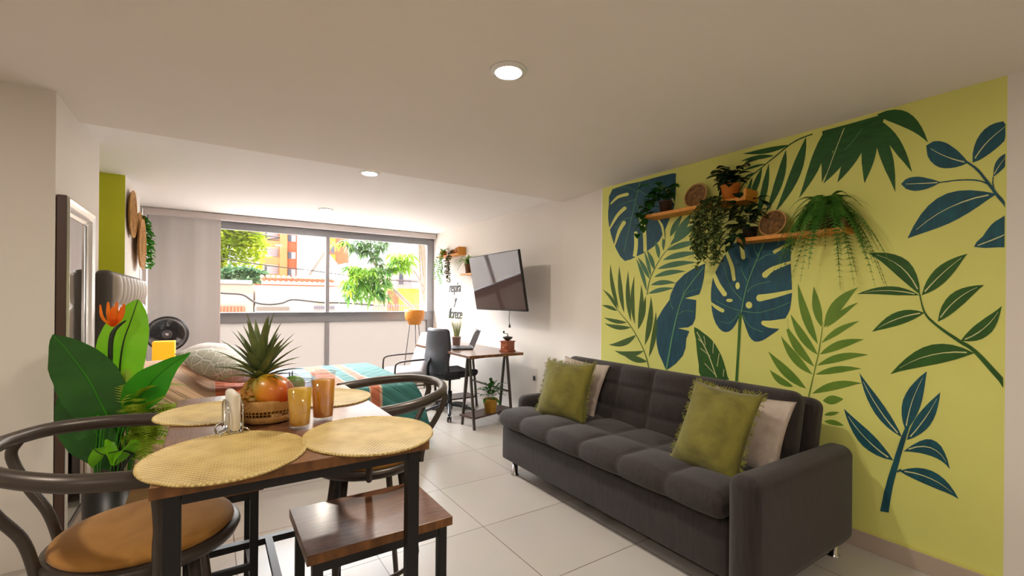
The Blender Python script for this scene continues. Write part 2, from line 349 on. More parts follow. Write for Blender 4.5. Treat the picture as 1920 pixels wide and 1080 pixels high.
def clampx(mb, xmax):
    for v in mb.v:
        if v.x > xmax: v.x = xmax - .3 * min(.02, v.x - xmax)
    return mb
MURAL = {
'painted_monstera_leaf/a':[('T',0,[2802,2270,2652,2278,2475,2270,2308,2271,2183,2267,2154,2257,2159,2227,2156,2152,2162,2065,2182,1991,2214,1920,2254,1843,2302,1774,2357,1732,2414,1704,2468,1684,2525,1669,2591,1646,2656,1638,2706,1679,2749,1740,2785,1805,2814,1876,2837,1950,2851,2023,2852,2083,2843,2140,2844,2212]),('Y',1,[2617,2195,2619,2199,2624,2204,2631,2207,2638,2208,2657,2208,2685,2208,2717,2206,2747,2201,2773,2189,2796,2174,2815,2160,2828,2149,2816,2139,2800,2147,2778,2159,2754,2170,2731,2177,2706,2180,2676,2181,2649,2180,2629,2180,2623,2181,2618,2184,2616,2189,2616,2193]),('Y',1,[2646,2090,2651,2094,2659,2096,2666,2097,2673,2095,2688,2087,2710,2076,2735,2060,2759,2040,2782,2013,2806,1980,2827,1948,2842,1927,2830,1921,2811,1940,2785,1968,2756,1998,2731,2021,2707,2037,2683,2050,2662,2061,2646,2068,2642,2072,2640,2078,2641,2084,2644,2088]),('Y',1,[2656,1973,2662,1976,2670,1977,2678,1976,2684,1972,2694,1962,2707,1947,2723,1928,2737,1905,2750,1873,2762,1835,2773,1800,2780,1775,2768,1771,2755,1794,2738,1827,2719,1862,2702,1890,2687,1909,2672,1926,2658,1939,2648,1949,2645,1955,2645,1961,2649,1968,2653,1972]),('Y',1,[2541,1873,2546,1872,2552,1870,2556,1865,2557,1859,2556,1842,2554,1817,2553,1789,2553,1764,2555,1739,2559,1712,2564,1687,2566,1670,2529,1663,2525,1680,2520,1704,2515,1732,2513,1759,2513,1786,2515,1814,2518,1839,2519,1857,2521,1863,2526,1868,2532,1871,2538,1873]),('Y',1,[2491,1982,2497,1980,2503,1975,2506,1968,2505,1961,2498,1944,2487,1922,2476,1895,2468,1865,2463,1825,2460,1776,2458,1730,2457,1698,2423,1696,2424,1728,2426,1773,2428,1822,2432,1864,2438,1897,2446,1926,2454,1949,2459,1965,2464,1973,2471,1978,2481,1982,2488,1982]),('Y',1,[2240,2160,2243,2158,2246,2154,2246,2149,2244,2144,2236,2133,2225,2117,2213,2101,2203,2086,2194,2072,2185,2058,2178,2045,2172,2036,2163,2038,2166,2047,2171,2060,2177,2075,2183,2091,2192,2107,2202,2125,2211,2141,2218,2152,2222,2156,2228,2160,2234,2161,2238,2160]),('Y',1,[2317,1940,2319,1939,2321,1936,2321,1933,2320,1930,2313,1920,2304,1907,2294,1891,2286,1874,2280,1851,2274,1822,2270,1796,2266,1777,2251,1777,2253,1796,2256,1822,2261,1851,2266,1876,2275,1896,2287,1913,2297,1927,2304,1936,2307,1939,2310,1940,2314,1941,2316,1940]),('VG',2,[2501,2269,2511,2235,2527,2187,2543,2132,2559,2083,2571,2041,2583,2001,2595,1962,2608,1919,2623,1866,2640,1808,2655,1754,2666,1717,2661,1715,2650,1753,2635,1806,2618,1865,2602,1917,2589,1960,2577,1999,2565,2039,2552,2080,2536,2130,2519,2184,2503,2232,2493,2266]),('VG',2,[2519,2190,2542,2204,2576,2225,2613,2246,2646,2261,2675,2265,2702,2263,2724,2258,2740,2255,2739,2253,2723,2256,2700,2260,2674,2261,2647,2257,2615,2243,2578,2222,2545,2201,2521,2186]),('VG',2,[2535,2137,2551,2136,2575,2134,2602,2133,2631,2130,2662,2127,2698,2123,2731,2119,2754,2116,2753,2114,2730,2116,2697,2120,2661,2124,2629,2127,2601,2129,2573,2130,2550,2131,2533,2132]),('VG',2,[2577,1996,2594,1995,2620,1995,2649,1993,2675,1986,2700,1974,2724,1956,2746,1939,2761,1927,2758,1925,2743,1937,2721,1954,2697,1971,2673,1983,2647,1989,2619,1991,2593,1991,2576,1991]),('VG',2,[2543,2101,2531,2080,2514,2050,2496,2016,2484,1980,2480,1938,2479,1889,2481,1844,2482,1812,2479,1812,2478,1843,2476,1888,2476,1937,2480,1980,2492,2016,2509,2051,2526,2081,2538,2102]),('VG',2,[2518,2208,2500,2196,2474,2177,2444,2159,2415,2144,2383,2135,2347,2129,2316,2125,2294,2122,2294,2124,2316,2127,2348,2132,2383,2138,2414,2147,2443,2162,2471,2180,2497,2199,2515,2211])],
'painted_monstera_leaf/b':[('T',0,[1723,1689,1624,1699,1512,1701,1418,1706,1350,1700,1338,1668,1345,1627,1345,1595,1345,1556,1343,1496,1339,1436,1337,1394,1336,1356,1340,1307,1347,1260,1359,1230,1373,1205,1380,1179,1392,1154,1423,1124,1458,1097,1484,1077,1507,1062,1533,1052,1557,1050,1576,1061,1592,1081,1607,1114,1620,1150,1633,1186,1643,1215,1649,1224,1655,1220,1662,1201,1673,1174,1689,1145,1709,1119,1731,1103,1756,1097,1780,1104,1804,1123,1826,1154,1844,1194,1855,1239,1860,1286,1864,1332,1863,1379,1858,1426,1849,1471,1831,1507,1813,1538,1801,1564,1789,1586,1773,1607,1756,1629,1752,1661]),('Y',1,[1633,1579,1629,1580,1625,1584,1622,1589,1622,1594,1624,1605,1626,1621,1629,1639,1632,1656,1635,1671,1639,1686,1642,1699,1644,1709,1665,1708,1664,1698,1663,1685,1661,1669,1659,1654,1656,1638,1654,1620,1652,1604,1650,1592,1648,1587,1644,1582,1639,1580,1635,1579]),('Y',1,[1447,1608,1445,1605,1441,1603,1437,1602,1433,1603,1425,1607,1414,1614,1400,1621,1388,1628,1374,1635,1359,1644,1345,1652,1336,1658,1341,1668,1351,1664,1366,1657,1382,1650,1396,1644,1409,1638,1423,1632,1435,1627,1444,1623,1447,1620,1449,1617,1449,1612,1448,1609]),('Y',1,[1508,1460,1503,1456,1496,1454,1489,1455,1483,1458,1476,1466,1467,1475,1456,1486,1440,1496,1414,1508,1381,1521,1349,1532,1328,1540,1333,1554,1355,1548,1387,1540,1422,1531,1452,1522,1472,1512,1489,1502,1500,1493,1508,1487,1512,1481,1514,1474,1512,1467,1510,1462]),('Y',1,[1549,1323,1546,1317,1540,1310,1532,1307,1524,1306,1508,1310,1485,1316,1459,1322,1433,1329,1404,1338,1372,1348,1343,1357,1323,1363,1327,1380,1348,1376,1377,1371,1410,1365,1440,1360,1466,1356,1492,1353,1515,1351,1531,1350,1539,1347,1545,1340,1549,1332,1549,1326]),('Y',1,[1516,1174,1516,1169,1514,1164,1510,1159,1505,1157,1499,1154,1491,1150,1477,1145,1459,1142,1434,1141,1403,1140,1375,1140,1356,1140,1359,1207,1378,1203,1406,1198,1435,1192,1458,1188,1472,1187,1482,1186,1490,1186,1497,1186,1503,1186,1509,1184,1513,1180,1515,1176]),('Y',1,[1696,1440,1692,1441,1689,1444,1686,1448,1686,1453,1688,1467,1690,1488,1693,1513,1699,1539,1710,1568,1724,1600,1737,1629,1746,1650,1766,1644,1758,1623,1747,1593,1735,1561,1726,1534,1720,1510,1716,1486,1712,1465,1710,1451,1708,1446,1705,1443,1701,1441,1697,1440]),('Y',1,[1752,1342,1748,1346,1746,1352,1746,1358,1749,1364,1758,1376,1771,1393,1785,1412,1797,1430,1808,1452,1820,1476,1830,1499,1837,1516,1862,1509,1856,1492,1847,1468,1838,1441,1827,1417,1814,1395,1799,1375,1786,1357,1777,1345,1772,1341,1765,1339,1758,1339,1754,1341]),('Y',1,[1764,1237,1763,1241,1763,1246,1766,1250,1770,1253,1778,1257,1789,1262,1801,1268,1813,1274,1827,1281,1842,1290,1857,1298,1867,1304,1874,1296,1865,1288,1854,1277,1840,1264,1827,1254,1814,1246,1801,1239,1790,1234,1782,1231,1777,1229,1772,1230,1767,1233,1765,1236]),('Y',1,[1657,1408,1659,1397,1664,1388,1672,1385,1680,1388,1685,1397,1687,1409,1685,1421,1680,1429,1672,1432,1664,1429,1659,1420]),('Y',1,[1704,1312,1707,1306,1716,1302,1727,1300,1739,1302,1748,1306,1751,1312,1748,1318,1739,1322,1727,1323,1716,1322,1707,1318]),('Y',1,[1574,1283,1576,1271,1584,1263,1595,1260,1606,1263,1614,1271,1617,1282,1614,1293,1606,1302,1595,1305,1585,1302,1577,1294]),('G',1,[1662,1223,1664,1185,1666,1130,1668,1068,1671,1008,1674,946,1678,879,1681,819,1684,778,1665,779,1663,821,1660,881,1656,947,1653,1008,1650,1068,1647,1130,1644,1185,1642,1223]),('VG',2,[1507,1677,1526,1632,1554,1566,1583,1493,1607,1428,1623,1370,1635,1314,1643,1266,1650,1233,1642,1231,1636,1265,1628,1313,1616,1369,1600,1426,1577,1491,1547,1563,1520,1629,1501,1674]),('VG',2,[1606,1437,1611,1446,1618,1460,1626,1475,1633,1489,1640,1504,1647,1519,1652,1533,1657,1543,1659,1542,1655,1532,1649,1518,1643,1503,1637,1488,1629,1473,1622,1458,1615,1444,1610,1435]),('VG',2,[1641,1316,1655,1333,1677,1356,1700,1384,1719,1413,1735,1447,1748,1487,1760,1524,1768,1549,1771,1549,1763,1523,1752,1486,1738,1446,1722,1412,1703,1382,1680,1354,1658,1330,1644,1313]),('VG',2,[1654,1247,1669,1251,1690,1256,1714,1263,1738,1271,1763,1282,1791,1295,1817,1307,1835,1315,1836,1313,1818,1304,1792,1292,1764,1279,1739,1268,1715,1260,1691,1253,1670,1247,1656,1243]),('VG',2,[1661,1233,1671,1219,1686,1198,1703,1178,1719,1165,1738,1161,1760,1163,1780,1167,1794,1170,1795,1167,1781,1165,1760,1160,1738,1158,1718,1162,1700,1176,1683,1196,1668,1217,1658,1230]),('VG',2,[1642,1243,1624,1240,1599,1236,1570,1233,1542,1233,1513,1238,1483,1246,1454,1256,1427,1265,1402,1275,1378,1286,1357,1296,1343,1303,1344,1305,1358,1299,1379,1289,1403,1278,1428,1268,1455,1259,1484,1249,1514,1241,1542,1237,1570,1236,1598,1240,1623,1244,1641,1247]),('VG',2,[1606,1365,1598,1373,1589,1385,1576,1397,1559,1407,1536,1415,1507,1421,1479,1427,1461,1430,1461,1433,1480,1429,1507,1424,1537,1418,1561,1410,1578,1400,1592,1388,1602,1376,1609,1368]),('VG',2,[1543,1559,1532,1567,1515,1578,1497,1589,1478,1596,1458,1598,1434,1596,1414,1593,1399,1591,1399,1593,1413,1595,1434,1599,1458,1601,1479,1600,1498,1593,1517,1582,1534,1570,1546,1563]),('VG',2,[1639,1218,1630,1203,1617,1182,1602,1160,1585,1142,1564,1131,1540,1123,1518,1117,1503,1113,1503,1116,1518,1120,1539,1126,1563,1134,1583,1145,1599,1162,1614,1184,1626,1205,1635,1220]),('VG',2,[1534,1587,1540,1596,1548,1611,1556,1626,1561,1639,1563,1649,1563,1659,1562,1667,1562,1673,1563,1673,1564,1667,1565,1659,1565,1649,1563,1638,1558,1625,1551,1609,1543,1595,1538,1585])],
'painted_banana_leaf/a':[('T',0,[1909,1571,2004,1539,2081,1499,2149,1442,2192,1363,2207,1312,2267,1240,2316,1167,2331,1114,2320,970,2301,899,2263,836,2234,782,2207,792,2149,835,2086,901,2062,962,2056,1031,2032,1086,2043,1090,2129,1103,2043,1114,2005,1136,1984,1180,1979,1266,1978,1313,2073,1326,1955,1353,1936,1398,1918,1473]),('VG',2,[1923,1546,1943,1525,1971,1495,2001,1461,2027,1431,2047,1408,2063,1388,2078,1365,2094,1334,2111,1292,2128,1244,2145,1188,2162,1124,2182,1040,2203,940,2222,845,2235,780,2221,779,2208,845,2190,939,2171,1039,2152,1122,2136,1187,2119,1242,2103,1290,2087,1331,2071,1362,2056,1384,2040,1404,2021,1427,1995,1457,1965,1491,1937,1521,1918,1542]),('VG',2,[2105,1292,2095,1307,2081,1327,2064,1349,2045,1365,2021,1376,1993,1384,1966,1389,1949,1393,1949,1395,1967,1391,1993,1386,2022,1378,2047,1368,2067,1351,2084,1329,2099,1308,2109,1294]),('VG',2,[2134,1202,2122,1209,2104,1218,2085,1228,2067,1234,2046,1234,2024,1232,2004,1228,1990,1226,1990,1228,2003,1231,2024,1234,2046,1237,2067,1236,2087,1231,2107,1221,2124,1212,2136,1205]),('VG',2,[2088,1332,2084,1348,2079,1371,2073,1397,2067,1420,2061,1442,2055,1464,2050,1484,2046,1497,2048,1498,2052,1484,2058,1465,2064,1443,2070,1421,2076,1397,2083,1372,2088,1349,2093,1333]),('VG',2,[2168,1243,2173,1252,2180,1265,2188,1279,2193,1293,2195,1306,2196,1321,2196,1334,2196,1343,2199,1343,2199,1334,2199,1321,2198,1306,2196,1292,2191,1278,2184,1263,2177,1251,2172,1242])],
'painted_oval_leaf/a':[('G2',0,[1993,1120,1958,1107,1914,1079,1882,1060,1853,1037,1825,1005,1801,968,1780,931,1763,891,1748,842,1737,800,1725,784,1738,778,1829,761,1927,758,1952,801,1954,859,1964,911,1971,961,1975,1000,1979,1037,1992,1086]),('V',2,[1972,1084,1956,1058,1933,1021,1908,980,1886,940,1866,898,1847,852,1830,811,1819,783,1812,786,1824,814,1840,855,1859,901,1879,943,1901,983,1927,1025,1950,1061,1966,1087]),('V',2,[1961,1036,1915,1001,1912,1004,1957,1040]),('V',2,[1941,970,1863,922,1861,925,1938,974]),('V',2,[1908,867,1827,800,1824,802,1904,871]),('V',2,[1843,1024,1846,946,1842,946,1838,1024]),('V',2,[1800,951,1814,858,1809,858,1795,950]),('V',2,[1765,846,1769,796,1765,796,1760,846]),('V',2,[1916,1060,1903,995,1899,996,1912,1061])],
'painted_palm_frond/a':[('S',1,[2415,1353,2411,1378,2404,1412,2395,1451,2381,1490,2361,1527,2337,1566,2310,1604,2281,1640,2248,1675,2209,1710,2175,1739,2151,1760,2153,1762,2177,1742,2212,1712,2251,1678,2286,1642,2315,1607,2342,1568,2367,1529,2387,1492,2402,1453,2412,1413,2418,1379,2423,1354]),('S',0,[2235,1690,2198,1689,2164,1689,2130,1691,2097,1696,2066,1701,2035,1708,2005,1716,1976,1724,1947,1732,1980,1737,2013,1740,2046,1742,2079,1742,2111,1739,2143,1732,2174,1722,2205,1708]),('S',0,[2271,1620,2232,1618,2195,1619,2158,1620,2123,1624,2088,1628,2054,1634,2021,1639,1989,1645,1957,1650,1992,1658,2027,1664,2062,1668,2098,1669,2133,1667,2168,1662,2203,1652,2237,1638]),('S',0,[2323,1553,2280,1552,2239,1553,2199,1556,2160,1559,2122,1564,2085,1569,2049,1574,2013,1578,1977,1582,2015,1591,2053,1597,2092,1602,2130,1603,2169,1601,2208,1595,2246,1586,2285,1572]),('S',0,[2351,1491,2317,1492,2283,1494,2250,1497,2218,1500,2186,1504,2155,1509,2124,1514,2094,1518,2064,1522,2096,1529,2129,1536,2161,1539,2194,1541,2226,1538,2258,1533,2289,1523,2321,1510]),('S',0,[2383,1430,2355,1427,2328,1427,2301,1427,2275,1428,2249,1430,2224,1433,2198,1436,2174,1438,2149,1440,2175,1449,2201,1457,2227,1462,2253,1465,2279,1465,2305,1462,2331,1455,2357,1444]),('S',0,[2409,1362,2379,1362,2349,1364,2321,1367,2293,1372,2266,1377,2240,1383,2214,1390,2188,1396,2163,1402,2191,1406,2219,1409,2247,1410,2275,1409,2302,1406,2330,1400,2357,1390,2383,1378]),('S',0,[2306,1632,2299,1650,2296,1667,2296,1684,2299,1701,2304,1717,2312,1734,2323,1750,2335,1766,2348,1782,2346,1765,2344,1748,2342,1731,2340,1714,2336,1697,2331,1681,2324,1664,2316,1648]),('S',0,[2348,1547,2345,1568,2346,1587,2349,1607,2356,1625,2365,1643,2377,1660,2392,1677,2408,1694,2426,1710,2420,1691,2414,1672,2409,1653,2402,1634,2395,1616,2385,1598,2375,1580,2362,1563]),('S',0,[2394,1478,2397,1502,2403,1524,2412,1545,2423,1566,2437,1585,2453,1604,2472,1623,2492,1640,2513,1658,2504,1636,2494,1615,2484,1593,2473,1572,2461,1552,2447,1532,2431,1513,2414,1495]),('S',0,[2425,1384,2424,1415,2428,1446,2434,1476,2443,1506,2456,1535,2471,1564,2489,1592,2509,1620,2531,1649,2521,1618,2511,1588,2501,1558,2490,1528,2479,1498,2467,1469,2454,1440,2440,1412]),('S',0,[2384,1501,2382,1525,2382,1548,2386,1570,2391,1593,2399,1615,2410,1637,2422,1658,2435,1680,2450,1702,2445,1679,2441,1656,2436,1633,2431,1610,2424,1588,2417,1566,2407,1544,2397,1522]),('S',0,[2263,1691,2259,1704,2257,1717,2255,1731,2254,1744,2255,1758,2256,1772,2257,1786,2259,1799,2261,1813,2266,1800,2272,1787,2276,1774,2278,1761,2279,1747,2278,1733,2275,1719,2270,1705]),('S',0,[2205,1792,2184,1805,2166,1819,2151,1834,2138,1850,2128,1868,2119,1887,2111,1906,2104,1926,2097,1945,2117,1934,2136,1922,2154,1908,2170,1894,2183,1877,2193,1859,2200,1839,2204,1817]),('S',0,[2171,1780,2140,1789,2114,1801,2091,1815,2072,1831,2057,1850,2045,1872,2035,1894,2027,1919,2020,1943,2041,1930,2063,1916,2084,1902,2104,1886,2122,1869,2138,1850,2152,1829,2163,1806]),('S',0,[2204,1730,2168,1737,2135,1747,2104,1759,2076,1773,2050,1789,2025,1807,2002,1826,1980,1846,1958,1865,1991,1860,2024,1854,2056,1846,2086,1835,2115,1821,2141,1804,2165,1783,2186,1759]),('S',0,[2264,1693,2258,1711,2253,1729,2250,1747,2248,1766,2247,1785,2247,1804,2248,1823,2249,1842,2251,1861,2255,1843,2259,1825,2263,1806,2266,1788,2268,1769,2269,1751,2269,1732,2267,1712])],
'painted_palm_frond/b':[('O',1,[2389,775,2396,798,2406,830,2421,868,2440,907,2465,948,2496,993,2531,1039,2567,1082,2605,1121,2647,1157,2690,1194,2731,1232,2775,1276,2822,1324,2863,1367,2892,1398,2895,1397,2866,1366,2825,1322,2780,1273,2736,1229,2695,1191,2652,1154,2611,1117,2573,1078,2537,1035,2503,990,2472,945,2447,904,2429,865,2415,827,2405,795,2398,772]),('O',0,[2719,1236,2728,1279,2738,1321,2749,1364,2761,1406,2773,1449,2786,1492,2798,1535,2809,1579,2819,1623,2823,1578,2825,1533,2823,1488,2817,1444,2807,1401,2792,1358,2772,1316,2748,1276]),('O',0,[2658,1204,2659,1248,2662,1292,2667,1335,2673,1379,2680,1423,2689,1467,2698,1511,2707,1555,2715,1599,2723,1555,2728,1510,2730,1465,2729,1420,2724,1376,2714,1332,2700,1289,2682,1246]),('O',0,[2582,1132,2582,1179,2583,1226,2586,1273,2589,1320,2594,1366,2600,1413,2606,1460,2611,1508,2616,1555,2626,1507,2634,1460,2640,1412,2641,1365,2639,1318,2632,1270,2620,1224,2603,1178]),('O',0,[2539,1112,2541,1157,2543,1201,2544,1246,2546,1290,2548,1335,2550,1379,2550,1424,2549,1469,2547,1513,2562,1469,2575,1424,2584,1380,2589,1335,2589,1290,2584,1245,2574,1200,2560,1156]),('O',0,[2507,1073,2485,1113,2469,1153,2458,1193,2451,1233,2449,1273,2452,1313,2458,1353,2467,1394,2479,1435,2482,1395,2486,1355,2491,1315,2496,1275,2500,1235,2504,1194,2506,1154,2507,1113]),('O',0,[2507,1073,2483,1101,2465,1130,2450,1160,2439,1189,2432,1219,2429,1250,2428,1280,2429,1312,2432,1343,2443,1314,2455,1285,2467,1256,2477,1226,2487,1196,2495,1166,2501,1135,2505,1104]),('O',0,[2436,949,2408,993,2387,1036,2372,1079,2362,1122,2357,1165,2357,1209,2361,1252,2369,1296,2380,1341,2386,1298,2394,1255,2403,1212,2411,1169,2419,1125,2425,1081,2431,1037,2434,993]),('O',0,[2395,858,2370,898,2351,939,2336,979,2326,1019,2320,1060,2318,1100,2320,1141,2324,1182,2331,1223,2338,1183,2346,1143,2355,1103,2363,1062,2372,1022,2379,981,2386,940,2391,899]),('O',0,[2734,1228,2740,1255,2749,1279,2763,1302,2780,1322,2800,1341,2824,1359,2851,1375,2881,1390,2914,1404,2890,1385,2869,1366,2848,1346,2829,1326,2810,1306,2791,1286,2772,1267,2753,1247]),('O',0,[2734,1217,2749,1231,2766,1242,2785,1251,2804,1257,2825,1262,2847,1264,2870,1265,2894,1264,2918,1262,2898,1255,2878,1248,2858,1241,2838,1234,2818,1229,2797,1224,2776,1220,2755,1218]),('O',0,[2625,1124,2653,1130,2681,1136,2710,1140,2739,1144,2769,1146,2800,1149,2831,1151,2862,1153,2894,1156,2865,1143,2837,1131,2808,1121,2778,1114,2749,1110,2719,1108,2688,1110,2657,1115]),('O',0,[2577,1085,2609,1089,2642,1093,2675,1095,2709,1097,2744,1098,2779,1099,2814,1099,2851,1101,2887,1104,2853,1089,2819,1077,2785,1067,2750,1061,2716,1058,2682,1059,2647,1064,2612,1073]),('O',0,[2527,1026,2559,1016,2592,1004,2624,992,2657,980,2690,967,2724,954,2759,941,2794,930,2832,920,2787,916,2745,914,2705,916,2668,923,2634,933,2603,949,2575,970,2549,995]),('O',0,[2444,904,2477,900,2511,896,2545,891,2580,887,2616,883,2652,879,2689,876,2726,875,2764,877,2726,861,2689,849,2652,841,2616,838,2581,841,2546,848,2511,861,2477,880]),('O',0,[2409,822,2435,833,2462,842,2490,849,2519,854,2549,857,2580,859,2612,860,2644,861,2677,863,2650,846,2624,831,2596,819,2568,810,2539,804,2508,802,2476,805,2444,811])],
'painted_palm_frond/c':[('L',1,[1237,755,1231,787,1223,832,1214,881,1206,923,1200,956,1194,984,1189,1012,1184,1043,1180,1081,1175,1124,1171,1163,1169,1190,1171,1190,1174,1163,1179,1124,1184,1082,1190,1043,1194,1013,1199,985,1205,956,1211,924,1219,881,1229,832,1238,787,1244,756]),('L',0,[1196,1064,1203,1104,1212,1143,1223,1182,1234,1221,1247,1259,1261,1298,1276,1336,1290,1375,1304,1415,1304,1371,1302,1327,1297,1284,1289,1243,1278,1203,1263,1165,1245,1129,1223,1096]),('L',0,[1178,1164,1174,1191,1174,1218,1175,1244,1179,1269,1185,1295,1192,1320,1200,1345,1210,1370,1219,1395,1223,1367,1226,1339,1227,1312,1227,1285,1223,1259,1216,1234,1207,1209,1194,1186]),('L',0,[1165,1161,1142,1184,1122,1209,1103,1233,1086,1259,1069,1285,1053,1311,1037,1337,1021,1362,1005,1386,1033,1374,1061,1360,1086,1343,1109,1322,1128,1298,1143,1270,1155,1238,1162,1202]),('L',0,[1154,1162,1135,1176,1116,1190,1099,1206,1082,1222,1066,1238,1050,1255,1035,1272,1019,1289,1004,1305,1024,1296,1044,1286,1063,1274,1082,1261,1099,1246,1115,1228,1129,1209,1143,1187]),('L',0,[1177,1073,1154,1086,1133,1100,1112,1114,1091,1129,1072,1145,1053,1161,1034,1176,1015,1192,997,1206,1020,1200,1042,1193,1065,1183,1086,1172,1107,1158,1126,1141,1144,1122,1161,1099]),('L',0,[1185,1007,1159,1014,1134,1024,1110,1034,1086,1046,1064,1058,1041,1071,1019,1084,998,1097,976,1109,1002,1109,1027,1108,1051,1104,1076,1098,1100,1088,1122,1074,1144,1056,1166,1034]),('L',0,[1199,942,1170,950,1141,959,1113,968,1086,978,1059,989,1033,1000,1007,1011,982,1020,957,1029,984,1032,1011,1033,1039,1032,1066,1027,1094,1019,1121,1007,1147,990,1174,968]),('L',0,[1207,890,1180,893,1154,898,1129,904,1104,912,1079,919,1055,928,1032,936,1008,945,986,952,1010,955,1034,957,1059,956,1083,954,1108,948,1133,939,1158,926,1182,910]),('L',0,[1223,778,1194,786,1165,796,1138,806,1111,817,1084,829,1058,841,1033,853,1008,865,983,875,1010,877,1037,878,1065,876,1092,870,1119,861,1146,847,1172,829,1198,806]),('L',0,[1195,1004,1207,1031,1221,1058,1236,1083,1252,1108,1269,1133,1287,1157,1306,1181,1324,1206,1343,1231,1336,1197,1327,1164,1317,1133,1304,1105,1288,1079,1269,1056,1247,1035,1223,1018]),('L',0,[1213,934,1227,963,1243,990,1260,1016,1278,1043,1296,1069,1316,1095,1336,1121,1355,1148,1374,1176,1367,1139,1358,1104,1346,1071,1332,1040,1315,1012,1294,988,1270,967,1243,949]),('L',0,[1222,888,1238,912,1255,936,1273,960,1293,983,1313,1006,1334,1028,1355,1051,1377,1074,1397,1099,1388,1064,1376,1031,1363,1000,1347,973,1328,948,1306,927,1281,910,1253,897]),('L',0,[1255,801,1273,827,1293,852,1315,875,1338,897,1363,918,1389,938,1417,957,1445,977,1473,997,1456,964,1439,932,1419,902,1398,876,1374,853,1348,834,1319,819,1288,807]),('L',0,[1325,801,1338,813,1352,823,1367,832,1382,841,1398,850,1414,858,1430,866,1447,874,1462,884,1453,863,1443,844,1432,828,1419,815,1404,805,1387,799,1368,796,1348,796]),('L',0,[1168,747,1155,739,1143,735,1132,734,1121,736,1110,740,1099,747,1088,756,1078,765,1068,776,1079,780,1091,783,1102,785,1113,786,1125,784,1136,779,1147,771,1157,761]),('L',0,[1161,668,1152,667,1143,668,1134,670,1125,672,1117,676,1109,681,1101,687,1093,693,1086,699,1094,698,1103,698,1111,696,1120,695,1128,692,1137,688,1145,682,1153,676]),('L',0,[1160,632,1150,627,1140,624,1129,622,1118,621,1107,622,1096,623,1085,625,1074,628,1063,630,1073,637,1082,642,1092,646,1102,649,1113,650,1124,649,1136,646,1148,640])],
'painted_branch/a':[('G2',1,[753,1349,750,1332,746,1307,741,1279,734,1255,725,1237,715,1222,703,1208,688,1192,671,1175,651,1157,630,1139,612,1123,598,1112,586,1104,574,1095,558,1077,535,1044,507,1002,480,962,467,935,467,955,468,981,495,1019,524,1060,549,1091,567,1109,580,1120,592,1127,606,1137,624,1152,645,1168,665,1186,683,1202,697,1217,709,1230,719,1243,728,1260,735,1282,741,1308,745,1333,748,1351]),('G2',0,[749,1345,752,1398,762,1442,776,1480,794,1510,819,1533,848,1549,881,1560,920,1565,963,1566,934,1544,908,1520,884,1494,861,1468,838,1441,816,1416,793,1391,771,1367]),('V',2,[756,1374,774,1416,796,1453,822,1486,852,1513,886,1536,924,1554,925,1553,887,1534,853,1511,824,1483,799,1450,778,1413,760,1371]),('G2',0,[743,1341,717,1354,694,1369,674,1387,655,1408,639,1431,624,1455,610,1481,597,1507,583,1532,608,1524,631,1514,654,1501,675,1485,694,1465,710,1441,724,1413,735,1379]),('V',2,[729,1357,709,1387,689,1415,668,1442,647,1467,625,1491,603,1513,604,1515,626,1493,648,1470,670,1445,691,1419,712,1391,733,1362]),('G2',0,[751,1342,777,1361,804,1374,831,1384,859,1388,888,1388,917,1384,947,1376,978,1364,1009,1349,978,1350,947,1349,918,1348,888,1346,860,1344,832,1342,804,1342,777,1341]),('V',2,[769,1351,801,1360,835,1365,869,1368,903,1368,939,1365,976,1358,975,1357,939,1363,903,1365,869,1365,835,1361,802,1355,770,1346]),('G2',0,[731,1257,758,1267,785,1270,810,1268,835,1260,858,1247,880,1229,901,1206,921,1180,941,1151,915,1161,889,1169,864,1178,840,1187,816,1198,793,1210,771,1224,751,1239]),('V',2,[748,1257,777,1250,805,1240,833,1227,861,1212,889,1193,916,1172,916,1171,888,1191,860,1208,832,1223,804,1235,776,1244,747,1251]),('G2',0,[683,1215,662,1230,642,1247,624,1266,607,1286,590,1306,575,1327,559,1348,544,1369,528,1387,553,1386,578,1381,601,1373,622,1361,641,1343,656,1320,669,1291,678,1256]),('V',2,[672,1234,655,1265,637,1294,617,1319,596,1341,574,1360,550,1376,551,1377,575,1362,597,1344,619,1322,639,1297,658,1269,675,1237]),('G2',0,[603,1130,575,1130,552,1135,532,1146,516,1161,502,1180,492,1204,484,1231,478,1261,473,1294,487,1277,502,1261,518,1246,533,1230,549,1213,564,1195,578,1175,591,1154]),('V',2,[588,1136,565,1152,545,1170,527,1191,510,1214,496,1239,483,1267,484,1268,497,1241,512,1216,528,1194,547,1174,567,1156,590,1141]),('G2',0,[558,1078,595,1099,631,1110,667,1112,702,1105,735,1089,768,1063,800,1029,832,987,863,940,826,959,789,974,753,988,718,1001,683,1014,650,1028,618,1043,588,1060]),('V',2,[582,1082,622,1080,663,1071,704,1057,745,1037,785,1010,826,976,825,975,785,1008,744,1034,703,1053,662,1067,622,1074,582,1076])],
